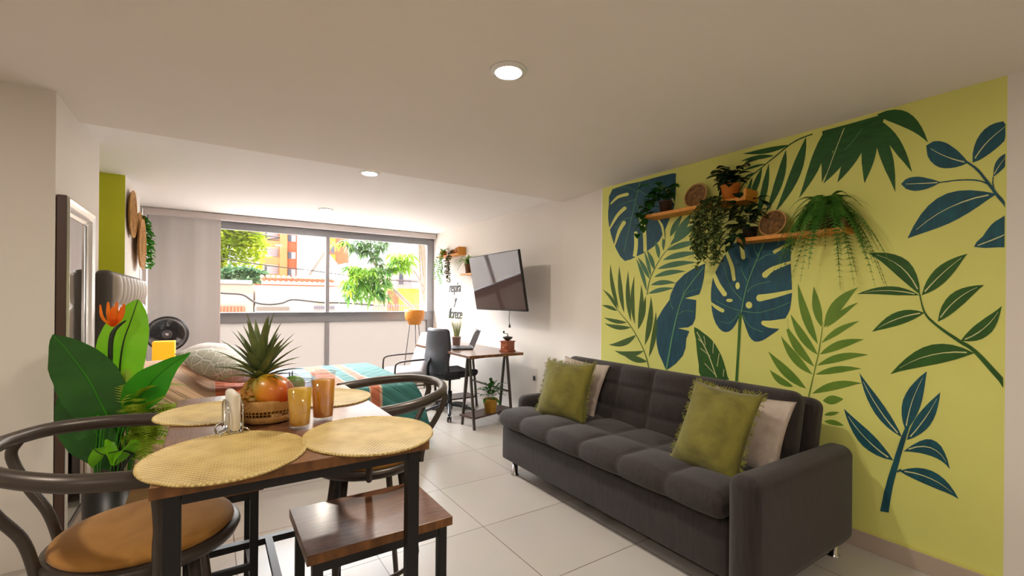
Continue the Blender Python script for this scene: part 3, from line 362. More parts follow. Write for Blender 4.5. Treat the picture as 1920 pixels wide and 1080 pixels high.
'painted_branch/b':[('T2',1,[864,233,862,258,858,294,853,334,848,373,841,412,833,454,825,495,818,532,811,565,805,594,799,622,794,648,788,674,782,700,777,722,774,737,781,739,787,724,794,703,803,677,811,651,818,625,825,597,832,567,840,534,848,496,858,455,868,413,876,372,884,331,890,289,896,252,900,227]),('T2',1,[829,448,814,467,818,472,834,455]),('T2',0,[847,504,865,533,886,560,907,586,931,610,956,633,983,654,1010,676,1038,699,1065,723,1053,679,1038,638,1021,601,1001,569,978,543,950,524,919,511,885,504]),('V',2,[866,518,899,537,930,560,961,586,990,616,1017,650,1043,687,1044,685,1019,647,992,613,963,583,933,555,902,532,869,511]),('T2',0,[813,630,828,666,845,700,863,733,883,766,904,798,926,830,949,861,972,894,995,928,985,882,974,837,960,796,943,758,924,724,901,694,875,668,846,647]),('V',2,[828,651,856,684,883,719,908,757,932,797,955,840,976,885,978,884,957,838,935,795,911,754,886,715,860,680,832,646]),('T2',0,[799,667,780,700,765,733,753,767,744,800,737,835,732,870,728,905,725,940,721,974,745,946,766,916,785,885,800,852,811,818,816,782,816,745,811,706]),('V',2,[794,693,789,736,782,778,773,820,762,861,749,901,735,940,736,940,751,901,764,861,776,820,785,779,793,736,799,693]),('T2',0,[794,622,765,643,742,666,722,691,707,718,695,748,686,779,680,812,675,846,672,881,690,856,707,832,724,806,740,780,755,752,768,722,779,690,788,657]),('V',2,[779,641,760,674,742,709,725,743,710,778,696,813,683,848,684,849,697,814,712,779,728,745,745,711,763,677,783,644]),('T2',0,[807,562,784,567,762,570,741,572,721,571,702,569,683,564,666,556,650,544,636,526,644,567,655,600,667,626,683,642,701,649,722,645,746,629,774,602]),('V',2,[786,576,756,596,729,606,705,607,684,599,665,583,649,557,648,558,664,585,683,602,704,611,729,611,757,601,787,582]),('T2',0,[824,459,799,448,774,440,748,433,723,427,698,422,674,417,650,413,627,407,605,398,620,428,637,454,656,475,677,490,700,499,727,501,756,496,788,482]),('V',2,[802,461,767,465,735,464,705,459,676,450,650,436,625,418,625,419,649,438,675,453,703,463,734,469,766,471,802,467])],
'painted_branch/c':[('T2',1,[593,1955,586,1946,576,1934,565,1920,555,1904,545,1887,536,1868,526,1848,518,1830,510,1814,504,1800,497,1786,490,1771,481,1755,471,1738,467,1723,467,1713,467,1724,467,1734,467,1748,473,1764,482,1779,490,1793,496,1806,503,1821,510,1836,519,1854,529,1874,539,1894,549,1912,560,1927,572,1941,582,1953,589,1961]),('T2',0,[584,1949,595,1974,608,1996,621,2017,636,2036,651,2054,667,2068,685,2078,705,2082,731,2069,726,2018,714,1989,699,1967,683,1952,665,1943,646,1939,626,1938,606,1941]),('V',2,[595,1958,615,1969,635,1982,655,1996,675,2012,694,2030,713,2050,714,2048,695,2028,676,2009,656,1993,636,1977,616,1964,596,1952]),('T2',0,[569,1946,548,1951,530,1962,513,1974,498,1987,483,2001,470,2017,467,2035,467,2056,467,2088,474,2104,497,2104,516,2098,532,2086,545,2069,556,2047,564,2019,569,1987]),('V',2,[560,1961,546,1987,532,2010,516,2031,499,2049,481,2065,467,2078,467,2080,482,2067,500,2052,518,2034,534,2014,549,1991,563,1965]),('T2',0,[503,1867,493,1875,484,1883,476,1892,468,1902,467,1913,467,1925,467,1938,467,1952,467,1966,467,1964,467,1960,478,1954,486,1946,493,1935,498,1921,501,1905,502,1887]),('V',2,[498,1876,492,1892,485,1907,478,1921,470,1934,467,1946,467,1957,467,1958,467,1947,471,1936,479,1923,487,1909,494,1894,501,1878]),('T2',1,[504,1867,505,1862,505,1854,506,1846,506,1838,505,1830,504,1822,504,1815,503,1810,499,1811,499,1816,500,1822,501,1830,502,1837,502,1845,502,1853,501,1861,501,1866]),('T2',0,[677,1879,693,1891,709,1901,726,1910,742,1918,759,1924,776,1927,793,1927,810,1921,826,1902,808,1875,790,1864,773,1857,756,1855,740,1856,724,1859,708,1864,692,1871]),('V',2,[688,1883,707,1885,727,1887,746,1890,766,1893,787,1896,807,1899,807,1897,787,1893,766,1890,746,1886,727,1883,707,1880,688,1877]),('T2',1,[682,1876,670,1876,652,1875,633,1875,615,1873,598,1871,582,1867,566,1863,552,1858,540,1852,530,1844,521,1836,515,1831,513,1838,519,1842,528,1850,539,1857,551,1864,565,1869,582,1873,599,1876,615,1879,633,1880,653,1881,670,1881,683,1881]),('T2',0,[491,1789,533,1808,576,1822,616,1827,654,1822,689,1805,721,1776,750,1735,776,1684,799,1625,759,1639,719,1652,681,1665,645,1680,611,1699,579,1720,549,1743,520,1767]),('V',2,[517,1791,560,1786,602,1774,644,1756,685,1733,726,1702,765,1665,764,1663,724,1700,684,1730,643,1753,601,1769,559,1780,516,1785]),('T2',0,[562,1561,554,1582,533,1607,521,1632,508,1654,495,1668,481,1678,467,1689,467,1682,467,1624,467,1564,467,1550,485,1552,527,1553]),('V',2,[549,1564,542,1567,532,1571,520,1577,507,1582,493,1589,476,1597,467,1604,467,1609,467,1613,467,1608,478,1601,494,1594,508,1587,521,1581,533,1576,543,1571,550,1568])],
'painted_fan_palm/a':[('D',0,[1183,2277,1033,2277,890,2279,908,2222,946,2156,1011,2099,1073,2111,1174,2184]),('D',0,[928,2286,905,2259,880,2237,855,2217,831,2197,807,2176,784,2155,763,2133,743,2108,724,2081,735,2124,748,2163,763,2198,781,2229,802,2255,826,2274,855,2287,888,2293]),('D',0,[928,2259,920,2219,907,2181,891,2146,874,2111,856,2078,838,2045,819,2014,801,1982,783,1951,791,1989,799,2026,809,2062,821,2098,835,2133,852,2167,872,2199,896,2231]),('D',0,[935,2238,938,2195,934,2152,926,2110,916,2068,904,2027,891,1986,876,1946,862,1906,849,1866,849,1908,850,1950,853,1991,857,2032,865,2073,875,2114,889,2156,908,2197]),('D',0,[946,2234,968,2210,981,2181,989,2150,994,2117,994,2083,993,2047,989,2011,985,1974,980,1938,968,1967,956,1997,945,2027,936,2058,930,2089,926,2122,927,2156,932,2193]),('D',0,[979,2252,1008,2236,1030,2212,1047,2183,1061,2152,1073,2118,1082,2082,1090,2044,1098,2006,1106,1968,1080,1992,1056,2017,1034,2043,1014,2070,997,2099,985,2130,976,2165,973,2205]),('D',0,[1032,2261,1064,2246,1087,2222,1106,2193,1121,2162,1134,2127,1145,2091,1155,2053,1164,2015,1174,1977,1145,1999,1118,2023,1093,2047,1071,2074,1052,2102,1038,2134,1029,2170,1026,2211]),('D',0,[1160,2281,1186,2250,1206,2213,1223,2174,1238,2134,1251,2091,1264,2048,1276,2004,1289,1960,1303,1916,1274,1951,1248,1986,1224,2021,1202,2058,1185,2097,1171,2137,1161,2181,1157,2228]),('D',0,[1145,2264,1162,2239,1172,2211,1179,2181,1183,2150,1185,2117,1185,2084,1184,2051,1183,2018,1182,1984,1169,2012,1157,2040,1147,2069,1138,2098,1132,2127,1129,2158,1129,2191,1133,2226]),('V',2,[1075,2263,1083,2244,1093,2216,1105,2183,1117,2149,1131,2109,1146,2063,1161,2020,1171,1991,1168,1989,1158,2019,1143,2061,1128,2106,1114,2146,1102,2181,1090,2213,1079,2241,1072,2261]),('VG',2,[993,2234,998,2226,1006,2214,1016,2201,1026,2188,1038,2174,1052,2160,1064,2146,1073,2137,1072,2135,1063,2145,1050,2158,1036,2173,1024,2186,1014,2199,1005,2212,997,2224,991,2232]),('G2',2,[932,2245,934,2230,937,2209,942,2184,947,2157,954,2124,963,2085,972,2049,978,2024,977,2023,971,2048,962,2084,952,2123,945,2156,940,2183,935,2208,932,2229,929,2244]),('G2',2,[916,2247,904,2225,887,2194,869,2160,853,2129,839,2098,825,2066,814,2038,805,2019,804,2019,812,2039,824,2067,838,2099,852,2130,868,2161,886,2195,902,2226,914,2248]),('G2',2,[925,2235,920,2212,913,2179,904,2141,896,2103,887,2061,878,2015,870,1972,864,1943,863,1943,869,1973,877,2015,886,2061,894,2103,902,2141,911,2179,918,2212,923,2235]),('G2',2,[896,2255,879,2245,855,2229,829,2212,806,2196,787,2179,769,2161,754,2144,744,2133,743,2134,754,2146,769,2162,787,2181,806,2198,828,2214,854,2232,879,2247,896,2258])],
'painted_palm_frond/d':[('D',1,[1233,2279,1244,2278,1259,2277,1276,2275,1293,2273,1307,2270,1321,2267,1337,2261,1359,2252,1389,2236,1424,2214,1463,2191,1498,2170,1531,2150,1564,2131,1594,2112,1620,2093,1641,2072,1658,2050,1670,2031,1679,2017,1675,2014,1666,2028,1653,2047,1637,2068,1616,2088,1590,2107,1560,2125,1527,2144,1494,2164,1458,2185,1420,2208,1384,2229,1355,2245,1334,2254,1318,2259,1304,2263,1290,2265,1274,2268,1257,2270,1242,2271,1231,2272]),('D',0,[1361,2249,1392,2256,1422,2260,1453,2264,1485,2267,1517,2268,1549,2270,1582,2270,1615,2271,1649,2272,1613,2260,1578,2250,1543,2241,1510,2235,1478,2232,1447,2232,1418,2235,1389,2240]),('D',0,[1447,2208,1471,2218,1494,2226,1518,2232,1541,2236,1565,2237,1588,2237,1612,2234,1635,2231,1659,2226,1634,2222,1609,2217,1584,2213,1560,2209,1537,2207,1513,2205,1491,2205,1469,2205]),('D',0,[1496,2168,1514,2173,1531,2175,1548,2177,1565,2177,1582,2175,1599,2173,1615,2169,1632,2165,1648,2160,1631,2160,1613,2160,1595,2160,1578,2160,1561,2161,1544,2162,1528,2164,1512,2166]),('D',0,[1551,2128,1564,2130,1576,2131,1587,2131,1598,2129,1609,2127,1619,2123,1629,2118,1638,2113,1648,2107,1637,2109,1625,2110,1614,2112,1603,2114,1592,2116,1582,2118,1571,2121,1561,2124]),('D',0,[1266,2270,1288,2229,1309,2186,1329,2142,1347,2096,1365,2049,1382,2001,1400,1953,1418,1904,1438,1856,1401,1894,1368,1933,1339,1973,1314,2016,1294,2060,1279,2108,1270,2158,1265,2212]),('D',0,[1378,2225,1394,2188,1409,2148,1422,2108,1435,2067,1448,2026,1459,1983,1471,1941,1484,1898,1498,1856,1469,1891,1444,1927,1422,1963,1403,2002,1389,2042,1379,2084,1374,2128,1373,2175]),('D',0,[1478,2167,1492,2129,1504,2090,1516,2051,1525,2010,1534,1969,1542,1927,1550,1885,1557,1842,1565,1800,1545,1838,1527,1876,1510,1914,1497,1953,1486,1993,1479,2034,1475,2077,1475,2121]),('D',0,[1519,2153,1536,2131,1552,2107,1566,2081,1578,2055,1589,2027,1599,1998,1609,1969,1617,1939,1626,1909,1606,1933,1588,1957,1571,1981,1556,2006,1543,2033,1533,2061,1526,2090,1521,2121]),('D',0,[1580,2106,1595,2081,1608,2055,1621,2027,1632,1999,1642,1970,1651,1940,1659,1910,1667,1880,1676,1849,1659,1876,1643,1902,1628,1929,1615,1956,1604,1984,1595,2013,1588,2043,1582,2074])],
}
# ---------------------------------------------------------------- room shell
XR, XF, XL, YB, YW, ZC, ZF = 2.89, 2.95, -0.64, -2.6, 6.75, 2.30, 2.335
o = prism('floor', [(-2.8, -2.8), (3.15, -2.8), (3.15, 6.95), (-2.8, 6.95)], -0.12, 0.0, None or [bpy.data.materials.new('porcelain_tiles')]); struct(o)
m = o.data.materials[0]; m.use_nodes = True; nt, b = nodes_of(m)
t = nt.nodes.new('ShaderNodeTexCoord'); mp = nt.nodes.new('ShaderNodeMapping'); mp.inputs['Location'].default_value = (-1.309 + 6, -2.255 + 6, 0)
br = nt.nodes.new('ShaderNodeTexBrick'); br.offset = 0.0; br.squash = 1.0; br.inputs['Scale'].default_value = 1.0; br.inputs['Brick Width'].default_value = 0.6; br.inputs['Row Height'].default_value = 0.6
br.inputs['Mortar Size'].default_value = 0.0026; br.inputs['Mortar Smooth'].default_value = 0.2
br.inputs['Color1'].default_value = C('#c6c0b8'); br.inputs['Color2'].default_value = C('#c0bab2'); br.inputs['Mortar'].default_value = C('#7c6c60')
nt.links.new(t.outputs['Object'], mp.inputs[0]); nt.links.new(mp.outputs[0], br.inputs['Vector'])
no = nt.nodes.new('ShaderNodeTexNoise'); no.inputs['Scale'].default_value = 3; no.inputs['Detail'].default_value = 6; nt.links.new(t.outputs['Object'], no.inputs['Vector'])
mx = nt.nodes.new('ShaderNodeMix'); mx.data_type = 'RGBA'; mx.blend_type = 'MULTIPLY'; mx.inputs[0].default_value = 0.12
nt.links.new(br.outputs['Color'], mx.inputs[6]); nt.links.new(no.outputs['Color'], mx.inputs[7]); nt.links.new(mx.outputs[2], b.inputs['Base Color'])
b.inputs['Roughness'].default_value = 0.3
bp = nt.nodes.new('ShaderNodeBump'); bp.inputs['Strength'].default_value = 0.5; bp.inputs['Distance'].default_value = 0.002; bp.invert = True
nt.links.new(br.outputs['Fac'], bp.inputs['Height']); nt.links.new(bp.outputs[0], b.inputs['Normal'])

struct(prism('wall_right', [(XR, -2.8), (XR, .462), (XR, 2.925), (2.90, 2.945), (XF, 3.54), (XF, 6.95), (3.15, 6.95), (3.15, -2.8)], 0, 2.5, [M['wall'], M['yellow']], {1: 1}))
struct(prism('wall_left', [(XL, 3.08), (XL, 4.10), (-1.15, 4.10), (-1.15, 5.04), (-.62, 5.04), (-.62, 5.97), (-.68, 5.97), (-.68, 6.95), (-2.8, 6.95), (-2.8, 3.08)], 0, 2.5, [M['wall'], M['lime']], {2: 1, 3: 1}))
struct(prism('wall_west', [(-2.6, -2.8), (-2.6, 3.08), (-2.8, 3.08), (-2.8, -2.8)], 0, 2.5, [M['wall']]))
struct(prism('wall_back', [(-2.6, -2.8), (XR, -2.8), (XR, -2.6), (-2.6, -2.6)], 0, 2.5, [M['wall']]))
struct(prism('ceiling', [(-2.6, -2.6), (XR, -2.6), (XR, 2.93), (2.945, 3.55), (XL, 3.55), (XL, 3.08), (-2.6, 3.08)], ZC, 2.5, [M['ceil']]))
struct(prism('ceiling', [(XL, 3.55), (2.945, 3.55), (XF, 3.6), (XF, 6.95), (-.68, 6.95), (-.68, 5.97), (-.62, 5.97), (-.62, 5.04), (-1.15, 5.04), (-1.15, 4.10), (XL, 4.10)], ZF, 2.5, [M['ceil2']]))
mb = MB(); mb.box((XR - .005, (.2 + 2.93) / 2 - 1.4, .045), (.010, 2.93 + 2.6, .09)); struct(mb.build('baseboard_right', M['base'], bevel=.002))
mb = MB(); mb.box((XR - .002, 1.694, .0975), (.004, 2.463, .015)); struct(mb.build('trim_1', mat('yellow_trim', '#dcd774', 0.6)))
mb = MB(); mb.box((XL + .005, 3.59, .04), (.010, 1.0, .08)); struct(mb.build('baseboard_left', M['base'], bevel=.002))

# window: full height aluminium frame, clear panes above, frosted panes below
win = MB()
for z0, z1, y0, y1 in ((2.165, 2.33, 6.74, 6.80), (.98, 1.115, 6.72, 6.80), (0.0, .06, 6.72, 6.80)):
    win.box((1.14, (y0 + y1) / 2, (z0 + z1) / 2), (3.62, y1 - y0, z1 - z0))
win = win.build('window_1', M['alu'], bevel=.003); struct(win)
mb = MB(); mb.box((1.355, 6.765, 1.64), (.05, .05, 1.05)); mb.box((1.355, 6.765, .52), (.055, .05, .93)); mb.build('mullion', mat('window_mullion', '#9a9698', .45, .3), win, bevel=.003)
for x, w_ in ((-.655, .05), (.03, .05), (2.895, .11)):
    mb = MB(); mb.box((x, 6.76, 1.12), (w_, .06, 2.25)); mb.build('stile', M['alu'], win, bevel=.003)
mb = MB(); mb.box((1.14, 6.70, 1.108), (3.60, .05, .012)); mb.build('sill_ledge', mat('window_ledge', '#77777d', .5, .3), win)
gm = thin_glass('clear_glass', .06); fm = frosted('frosted_glass', '#9b9590', .75)
for x0, x1 in ((.055, 1.33), (1.38, 2.84), (-.63, .005)):
    mb = MB(); mb.box(((x0 + x1) / 2, 6.775, 1.635), (x1 - x0, .006, 1.04)); mb.build('pane', gm, win)
    mb = MB(); mb.box(((x0 + x1) / 2, 6.775, .52), (x1 - x0, .006, .92)); p = mb.build('pane', fm, win); p['label'] = 'frosted lower pane'
# panel blind
bl = thing('panel_blind', 'grey fabric panel blind covering the far left part of the window', 'blind', (0, 0, 0))
mb = MB(); mb.box((1.14, 6.655, 2.292), (3.60, .085, .07)); mb.box((1.14, 6.66, 2.331), (3.6, .06, .006)); mb.build('headrail', M['alu2'], bl, bevel=.004)
mb = MB()
for (x0, x1, y) in ((-.615, .075, 6.655),):
    mb.grid(lambda u, v: (x0 + (x1 - x0) * u, y + .006 * math.sin(u * 17) * (.3 + v), .72 - .62 + (2.255 - .10) * v), 40, 8)
    mb.grid(lambda u, v: (x0 + (x1 - x0) * u, y + .004 + .006 * math.sin(u * 17) * (.3 + v), .72 - .62 + (2.255 - .10) * v), 40, 8, flip=True)
mb.build('fabric_panel', mat('grey_blind_fabric', '#c4c0bf', .9, var=.04, vscale=3, stretch=(6, 1, .2)), bl)
mb = MB(); mb.box((.082, 6.655, 1.18), (.014, .016, 2.15)); mb.build('edge_strip', M['alu2'], bl)
mb = MB(); mb.box((-.27, 6.657, .10), (.70, .02, .03)); mb.build('bottom_bar', M['alu2'], bl)
mb = MB(); mb.box((-.645, 6.655, 1.2), (.035, .03, 2.1)); mb.build('side_strip', M['alu2'], bl)

# downlights
em = mat('lamp_diffuser', '#ffffff', .5, emit='#fff3e4', estr=LAMP)
LL = [(1.07, 1.66, ZC, 'round recessed ceiling light nearest the mural wall'), (1.07, 3.745, ZF, 'middle of the three round recessed ceiling lights, over the room'), (1.09, 5.57, ZF, 'small far recessed ceiling light nearest the window'),
      (-1.2, 1.2, ZC, 'unseen ceiling light added as fill over the open area at left'), (1.07, -.9, ZC, 'unseen ceiling light added as fill behind the viewpoint'), (-1.2, -1.2, ZC, 'unseen ceiling light added as fill in the rear corner')]  # these three are unseen, added to fill the near half with light
for x, y, z, lab in LL:
    t = thing('ceiling_light', lab, 'ceiling light', (x, y, z), group='recessed ceiling lights')
    mb = MB(); mb.lathe([(.058, -.012), (.062, -.008), (.078, -.006), (.082, 0), (.060, 0)], seg=40); mb.build('trim_ring', M['white'], t)
    mb = MB(); mb.lathe([(0, -.0105), (.058, -.0105)], seg=40); mb.build('diffuser', em, t)

# ---------------------------------------------------------------- painted mural
MC = {'T': mat('teal_paint', '#155568', .6, col2='#0f4050', vscale=9, stretch=(1, 4, 1)), 'T2': mat('deep_teal_paint', '#115a66', .6, col2='#0c4350', vscale=9, stretch=(1, 4, 1)),
      'G': mat('green_paint', '#3a6b22', .6), 'G2': mat('leaf_green_paint', '#2f6215', .6, col2='#21500f', vscale=12), 'D': mat('dark_green_paint', '#23601f', .6, col2='#194a18', vscale=12, stretch=(1, 1, 5)),
      'O': mat('olive_green_paint', '#47661d', .6, col2='#3a5a18', vscale=10), 'L': mat('light_green_paint', '#6c8f25', .6, col2='#5c8420', vscale=10), 'S': mat('sage_paint', '#4d7a58', .6, col2='#41704f', vscale=10),
      'V': mat('cream_paint', '#d8d79a', .6), 'VG': mat('pale_green_paint', '#5f9a6a', .6), 'Y': M['yellow']}
mur = thing('wall_mural', 'hand-painted tropical leaf mural on the yellow-green wall behind the sofa', 'mural', (XR, 1.69, 0))
ML = {'a': {}, }
for key, polys in MURAL.items():
    nm = key.split('/')[0]; keys = []; np_ = 0
    mb = MB()
    for mk, layer, flat in polys:
        np_ += 1
        if mk not in keys: keys.append(mk)
        pts = [(-.0012 - .0010 * layer - .00002 * np_, flat[i] / 1000 - 1.69, flat[i + 1] / 1000) for i in range(0, len(flat), 2)]
        q = []
        for p in pts:
            if not q or (V3(p) - V3(q[-1])).length > .0008: q.append(p)
        if (V3(q[0]) - V3(q[-1])).length < .0008: q.pop()
        if len(q) < 3: continue
        a = sum(q[i][1] * q[(i + 1) % len(q)][2] - q[(i + 1) % len(q)][1] * q[i][2] for i in range(len(q)))
        if a > 0: q = q[::-1]
        mb.add(q, [tuple(range(len(q)))], False, keys.index(mk))
    mb.build(nm, [MC[k] for k in keys], mur)
# ---------------------------------------------------------------- dining table, stools, bar chairs
TT = .92
tb = thing('dining_table', 'counter-height table with wood-look top and square black metal legs', 'table', (0.196, 1.615, 0))
mb = MB(); mb.box((0, 0, TT - .0125), (.595, .94, .025)); mb.build('tabletop', [M['walnut_y']], tb, bevel=.0015)
for y in (-.4702, .4702): mb = MB(); mb.box((0, y, TT - .0125), (.595, .0012, .024)); mb.build('edge_band', M['edge'], tb)
for x in (-1, 1):
    for y in (-1, 1):
        mb = MB(); mb.box((x * .262, y * .435, (TT - .025) / 2), (.032, .032, TT - .026)); mb.build('leg', M['blackmetal'], tb, bevel=.002)
def rail(c, d, par): r_ = MB(); r_.box(c, d); r_.build('rail', M['blackmetal'], par)
for y in (-1, 1): rail((0, y * .435, TT - .040), (.49, .025, .025), tb); rail((0, y * .435, .335), (.49, .025, .025), tb)
for x in (-1, 1): rail((x * .262, 0, TT - .040), (.025, .84, .025), tb)
rail((0, 0, .335), (.025, .845, .025), tb)

def stool(label, loc, w_, d_):
    t = thing('wooden_stool', label, 'stool', loc, group='wood-topped stools at the table')
    mb = MB(); mb.box((0, 0, .587), (w_, d_, .028)); mb.build('seat', M['walnut'], t, bevel=.002)
    for y in (-1, 1): mb = MB(); mb.box((0, y * (d_ / 2 + .0003), .587), (w_ - .004, .001, .026)); mb.build('edge_band', M['edge'], t)
    for x in (-1, 1):
        for y in (-1, 1):
            mb = MB(); mb.box((x * (w_ / 2 - .03), y * (d_ / 2 - .022), .286), (.028, .028, .572)); mb.build('leg', M['blackmetal'], t, bevel=.002)
    for y in (-1, 1): rail((0, y * (d_ / 2 - .022), .555), (w_ - .088, .02, .026), t); rail((0, y * (d_ / 2 - .022), .285 if y < 0 else .22), (w_ - .088, .022, .022), t)
    for x in (-1, 1): rail((x * (w_ / 2 - .03), 0, .555), (.02, d_ - .074, .026), t); rail((x * (w_ / 2 - .03), 0, .22), (.02, d_ - .074, .022), t)
    return t
stool('wood-topped stool with black legs pushed under the right corner of the table', (.437, 1.492, 0), .435, .335)
stool('wood-topped stool with black legs at the far left end of the table', (-.035, 2.14, 0), .41, .38)

def bar_chair(label, loc, rz):
    t = thing('bar_chair', label, 'chair', loc, rz, group='horseshoe-back bar chairs')
    # local frame: the chair faces +x
    sz = .655
    mb = MB(); mb.lathe([(0, sz - .035), (.18, sz - .035), (.210, sz - .03), (.218, sz - .012), (.214, sz), (.196, sz + .002), (0, sz + .002)], seg=44); mb.build('seat_rim', M['bronze'], t)
    mb = MB(); mb.lathe([(.195, sz + .0), (.201, sz + .008), (.197, sz + .020), (.17, sz + .030), (.12, sz + .036), (0, sz + .038)], seg=44); mb.build('seat', M['suede'], t)
    A = [(.075, -.285, .888), (-.01, -.298, .897), (-.12, -.283, .908), (-.24, -.20, .922), (-.295, -.08, .928), (-.302, 0, .930), (-.295, .08, .928), (-.24, .20, .922), (-.12, .283, .908), (-.01, .298, .897), (.075, .285, .888)]
    mb = MB(); P = spline(A, 6); n = len(P); mb.tube(P, [.0175 + .004 * abs(i / (n - 1) * 2 - 1) for i in range(n)], 14); mb.build('armrest_rail', M['bronze'], t)
    for s in (-1, 1):
        mb = MB(); mb.tube(spline([(.045, s * .285, .885), (.053, s * .283, .78), (.05, s * .272, .73), (.045, s * .232, .65), (.04, s * .220, .632)], 5), .0115, 10); mb.build('arm_post', M['bronze'], t)
        mb = MB(); mb.tube(spline([(-.285, s * .10, .918), (-.298, s * .105, .88), (-.265, s * .095, .80), (-.225, s * .085, .73), (-.205, s * .085, .66), (-.20, s * .085, .62)], 5), .0125, 10); mb.build('back_post', M['bronze'], t)
    for a in (45, 135, 225, 315):
        g = math.radians(a); c, s_ = math.cos(g), math.sin(g)
        mb = MB(); mb.tube([(c * .15, s_ * .15, .63), (c * .245, s_ * .245, .0)], [.0145, .0115], 12); mb.build('leg', M['bronze'], t)
    mb = MB(); R = .205; mb.tube([(R * math.cos(2 * PI * k / 36), R * math.sin(2 * PI * k / 36), .235) for k in range(36)], .009, 8, closed=True); mb.build('foot_ring', M['bronze'], t)
    return t
bar_chair('dark bar chair with tan suede seat and curved rail, nearest the left edge', (-.140, 1.595, 0), math.radians(-2))
bar_chair('dark bar chair with curved rail on the far side of the table beside the bed', (.545, 1.90, 0), math.radians(180 - 4))

# placemats
PM = None
for i, (x, y, rz, rx, ry, lab) in enumerate(((.035, 1.292, -4, .170, .198, 'oval straw placemat at the near left corner of the table'), (.372, 1.282, 3, .168, .194, 'oval straw placemat overhanging the near right corner of the table'),
                                (.018, 1.79, 5, .165, .17, 'oval straw placemat behind the napkin holder'), (.375, 1.835, 0, .15, .17, 'oval straw placemat behind the two glasses'))):
    mb = MB()
    def sh(r): return [(rx * r * math.cos(2 * PI * k / 56) * (1 + .03 * math.cos(4 * PI * k / 56)), ry * r * math.sin(2 * PI * k / 56)) for k in range(56)]
    rings = [(.0, .0035), (.5, .0035), (.955, .0035), (.965, .0052), (1.0, .0048), (1.005, .0008), (.5, .0008), (0, .0008)]
    vs = []; fs = []
    for r, z in rings:
        vs += [(a, b, z) for a, b in sh(max(r, .001))]
    for j in range(len(rings) - 1):
        for k in range(56):
            a = j * 56 + k; b2 = j * 56 + (k + 1) % 56; fs.append((a, b2, b2 + 56, a + 56))
    mb.add([(a, b2, z) for a, b2, z in vs], fs, True)
    o = mb.build('placemat', M['seagrass'], None, (x, y, TT)); o.rotation_euler = (0, 0, math.radians(rz)); tag(o, lab, 'placemat', 'straw placemats on the table')

# glasses of juice
TG = thin_glass('tumbler_glass', .16)
def tumbler(label, loc, h, r0, r1, jcol, fill):
    t = thing('glass_of_juice', label, 'glass', loc, group='juice glasses')
    mb = MB(); mb.lathe([(0, .0), (r0 * .95, 0), (r0, .003), (r1, h), (r1 - .0022, h), (r0 - .0012, .012), (0, .012)], seg=40); mb.lathe([(r1 - .0024, h - .002), (r1, h + .0004), (r1 + .0006, h - .003)], seg=40); mb.lathe([(0, .004), (r0 * .96, .004), (r0 * .98, .009), (0, .010)], seg=32); mb.build('glass', TG, t)
    k = fill / h; rr = r0 + (r1 - r0) * k - .0026
    mb = MB(); mb.lathe([(0, .0128), (r0 - .002, .0128), (rr, fill), (0, fill + .0008)], seg=40); mb.build('juice', jcol, t)
tumbler('pint glass of bright yellow juice nearest the front of the table', (.217, 1.447, TT), .142, .028, .0365, leafmat('yellow_juice', '#ffd824', '#ffd01c', .35, .3), .116)
tumbler('taller glass of orange juice behind the yellow one', (.294, 1.512, TT), .152, .030, .038, leafmat('orange_juice', '#f8b41c', '#f2aa16', .35, .3), .125)

# napkin holder
nh = thing('napkin_holder', 'wire napkin holder with a stack of white napkins', 'napkin holder', (.052, 1.515, TT), math.radians(8))
mb = MB(); rounded_box(mb, (0, 0, .062), (.024, .10, .108), .011, 3, seg=(2, 6, 6)); mb.build('napkins', mat('paper_napkin', '#e8e2d2', .9, var=.03, stretch=(30, 1, 1)), nh)
mb = MB()
for s in (-1, 1):
    mb.tube(spline([(s * .017, -.045, .006), (s * .017, -.045, .07), (s * .019, 0, .092), (s * .017, .045, .07), (s * .017, .045, .006)], 5), .0022, 6)
    mb.tube([(s * .018, 0, .092), (s * .018, 0, .01), (s * .034, 0, .003)], .002, 6)
    for y in (-1, 1): mb.tube(spline([(s * .016, y * .045, .02), (s * .03, y * .05, .012), (s * .036, y * .045, .003)], 4), .0022, 6)
    mb.tube([(s * .036, -.045, .003), (s * .036, .045, .003)], .0022, 6)
mb.box((0, 0, .006), (.032, .09, .003)); mb.build('wire_frame', M['chrome'], nh)

# basket with fruit
bk = thing('fruit_basket', 'small oval woven basket holding a pineapple and a mango', 'basket', (.150, 1.59, TT))
bk.scale = (.86, .86, .80)
mb = MB(); BX, BY = 1.0, .82
prof = [(0, .003), (.075, .003), (.085, .008), (.093, .03)]
mb.lathe(prof + [(.090, .032), (.080, .012), (0, .009)], seg=36, M=Matrix.Diagonal((1, .85, 1, 1)))
mb.lathe([(.097, .052), (.102, .075), (.104, .090), (.100, .093), (.097, .088), (.093, .056)], seg=36, M=Matrix.Diagonal((1, .85, 1, 1))); mb.build('woven_body', M['rattan'], bk)
mb = MB()
for k in range(48):
    g = 2 * PI * k / 48; c, s_ = math.cos(g), math.sin(g) * .85; mb.tube([(c * .091, s_ * .091, .028), (c * .096, s_ * .096, .056)], .0014, 5)
mb.tube([(.094 * math.cos(2 * PI * k / 40), .94 * .85 * .1 * math.sin(2 * PI * k / 40), .042) for k in range(40)], .0012, 5, closed=True)
mb.build('stakes', M['rattan'], bk)
pa = thing('pineapple', 'whole pineapple with spiky green crown standing in the basket', 'pineapple', (.128, 1.610, TT + .008), .3)
pa.scale = (.88, .88, .82)
mb = MB()
def pin(p):
    r = .070 * math.sin(PI * (.08 + .84 * p[1])) ** .45
    return r
nu, nv = 72, 56
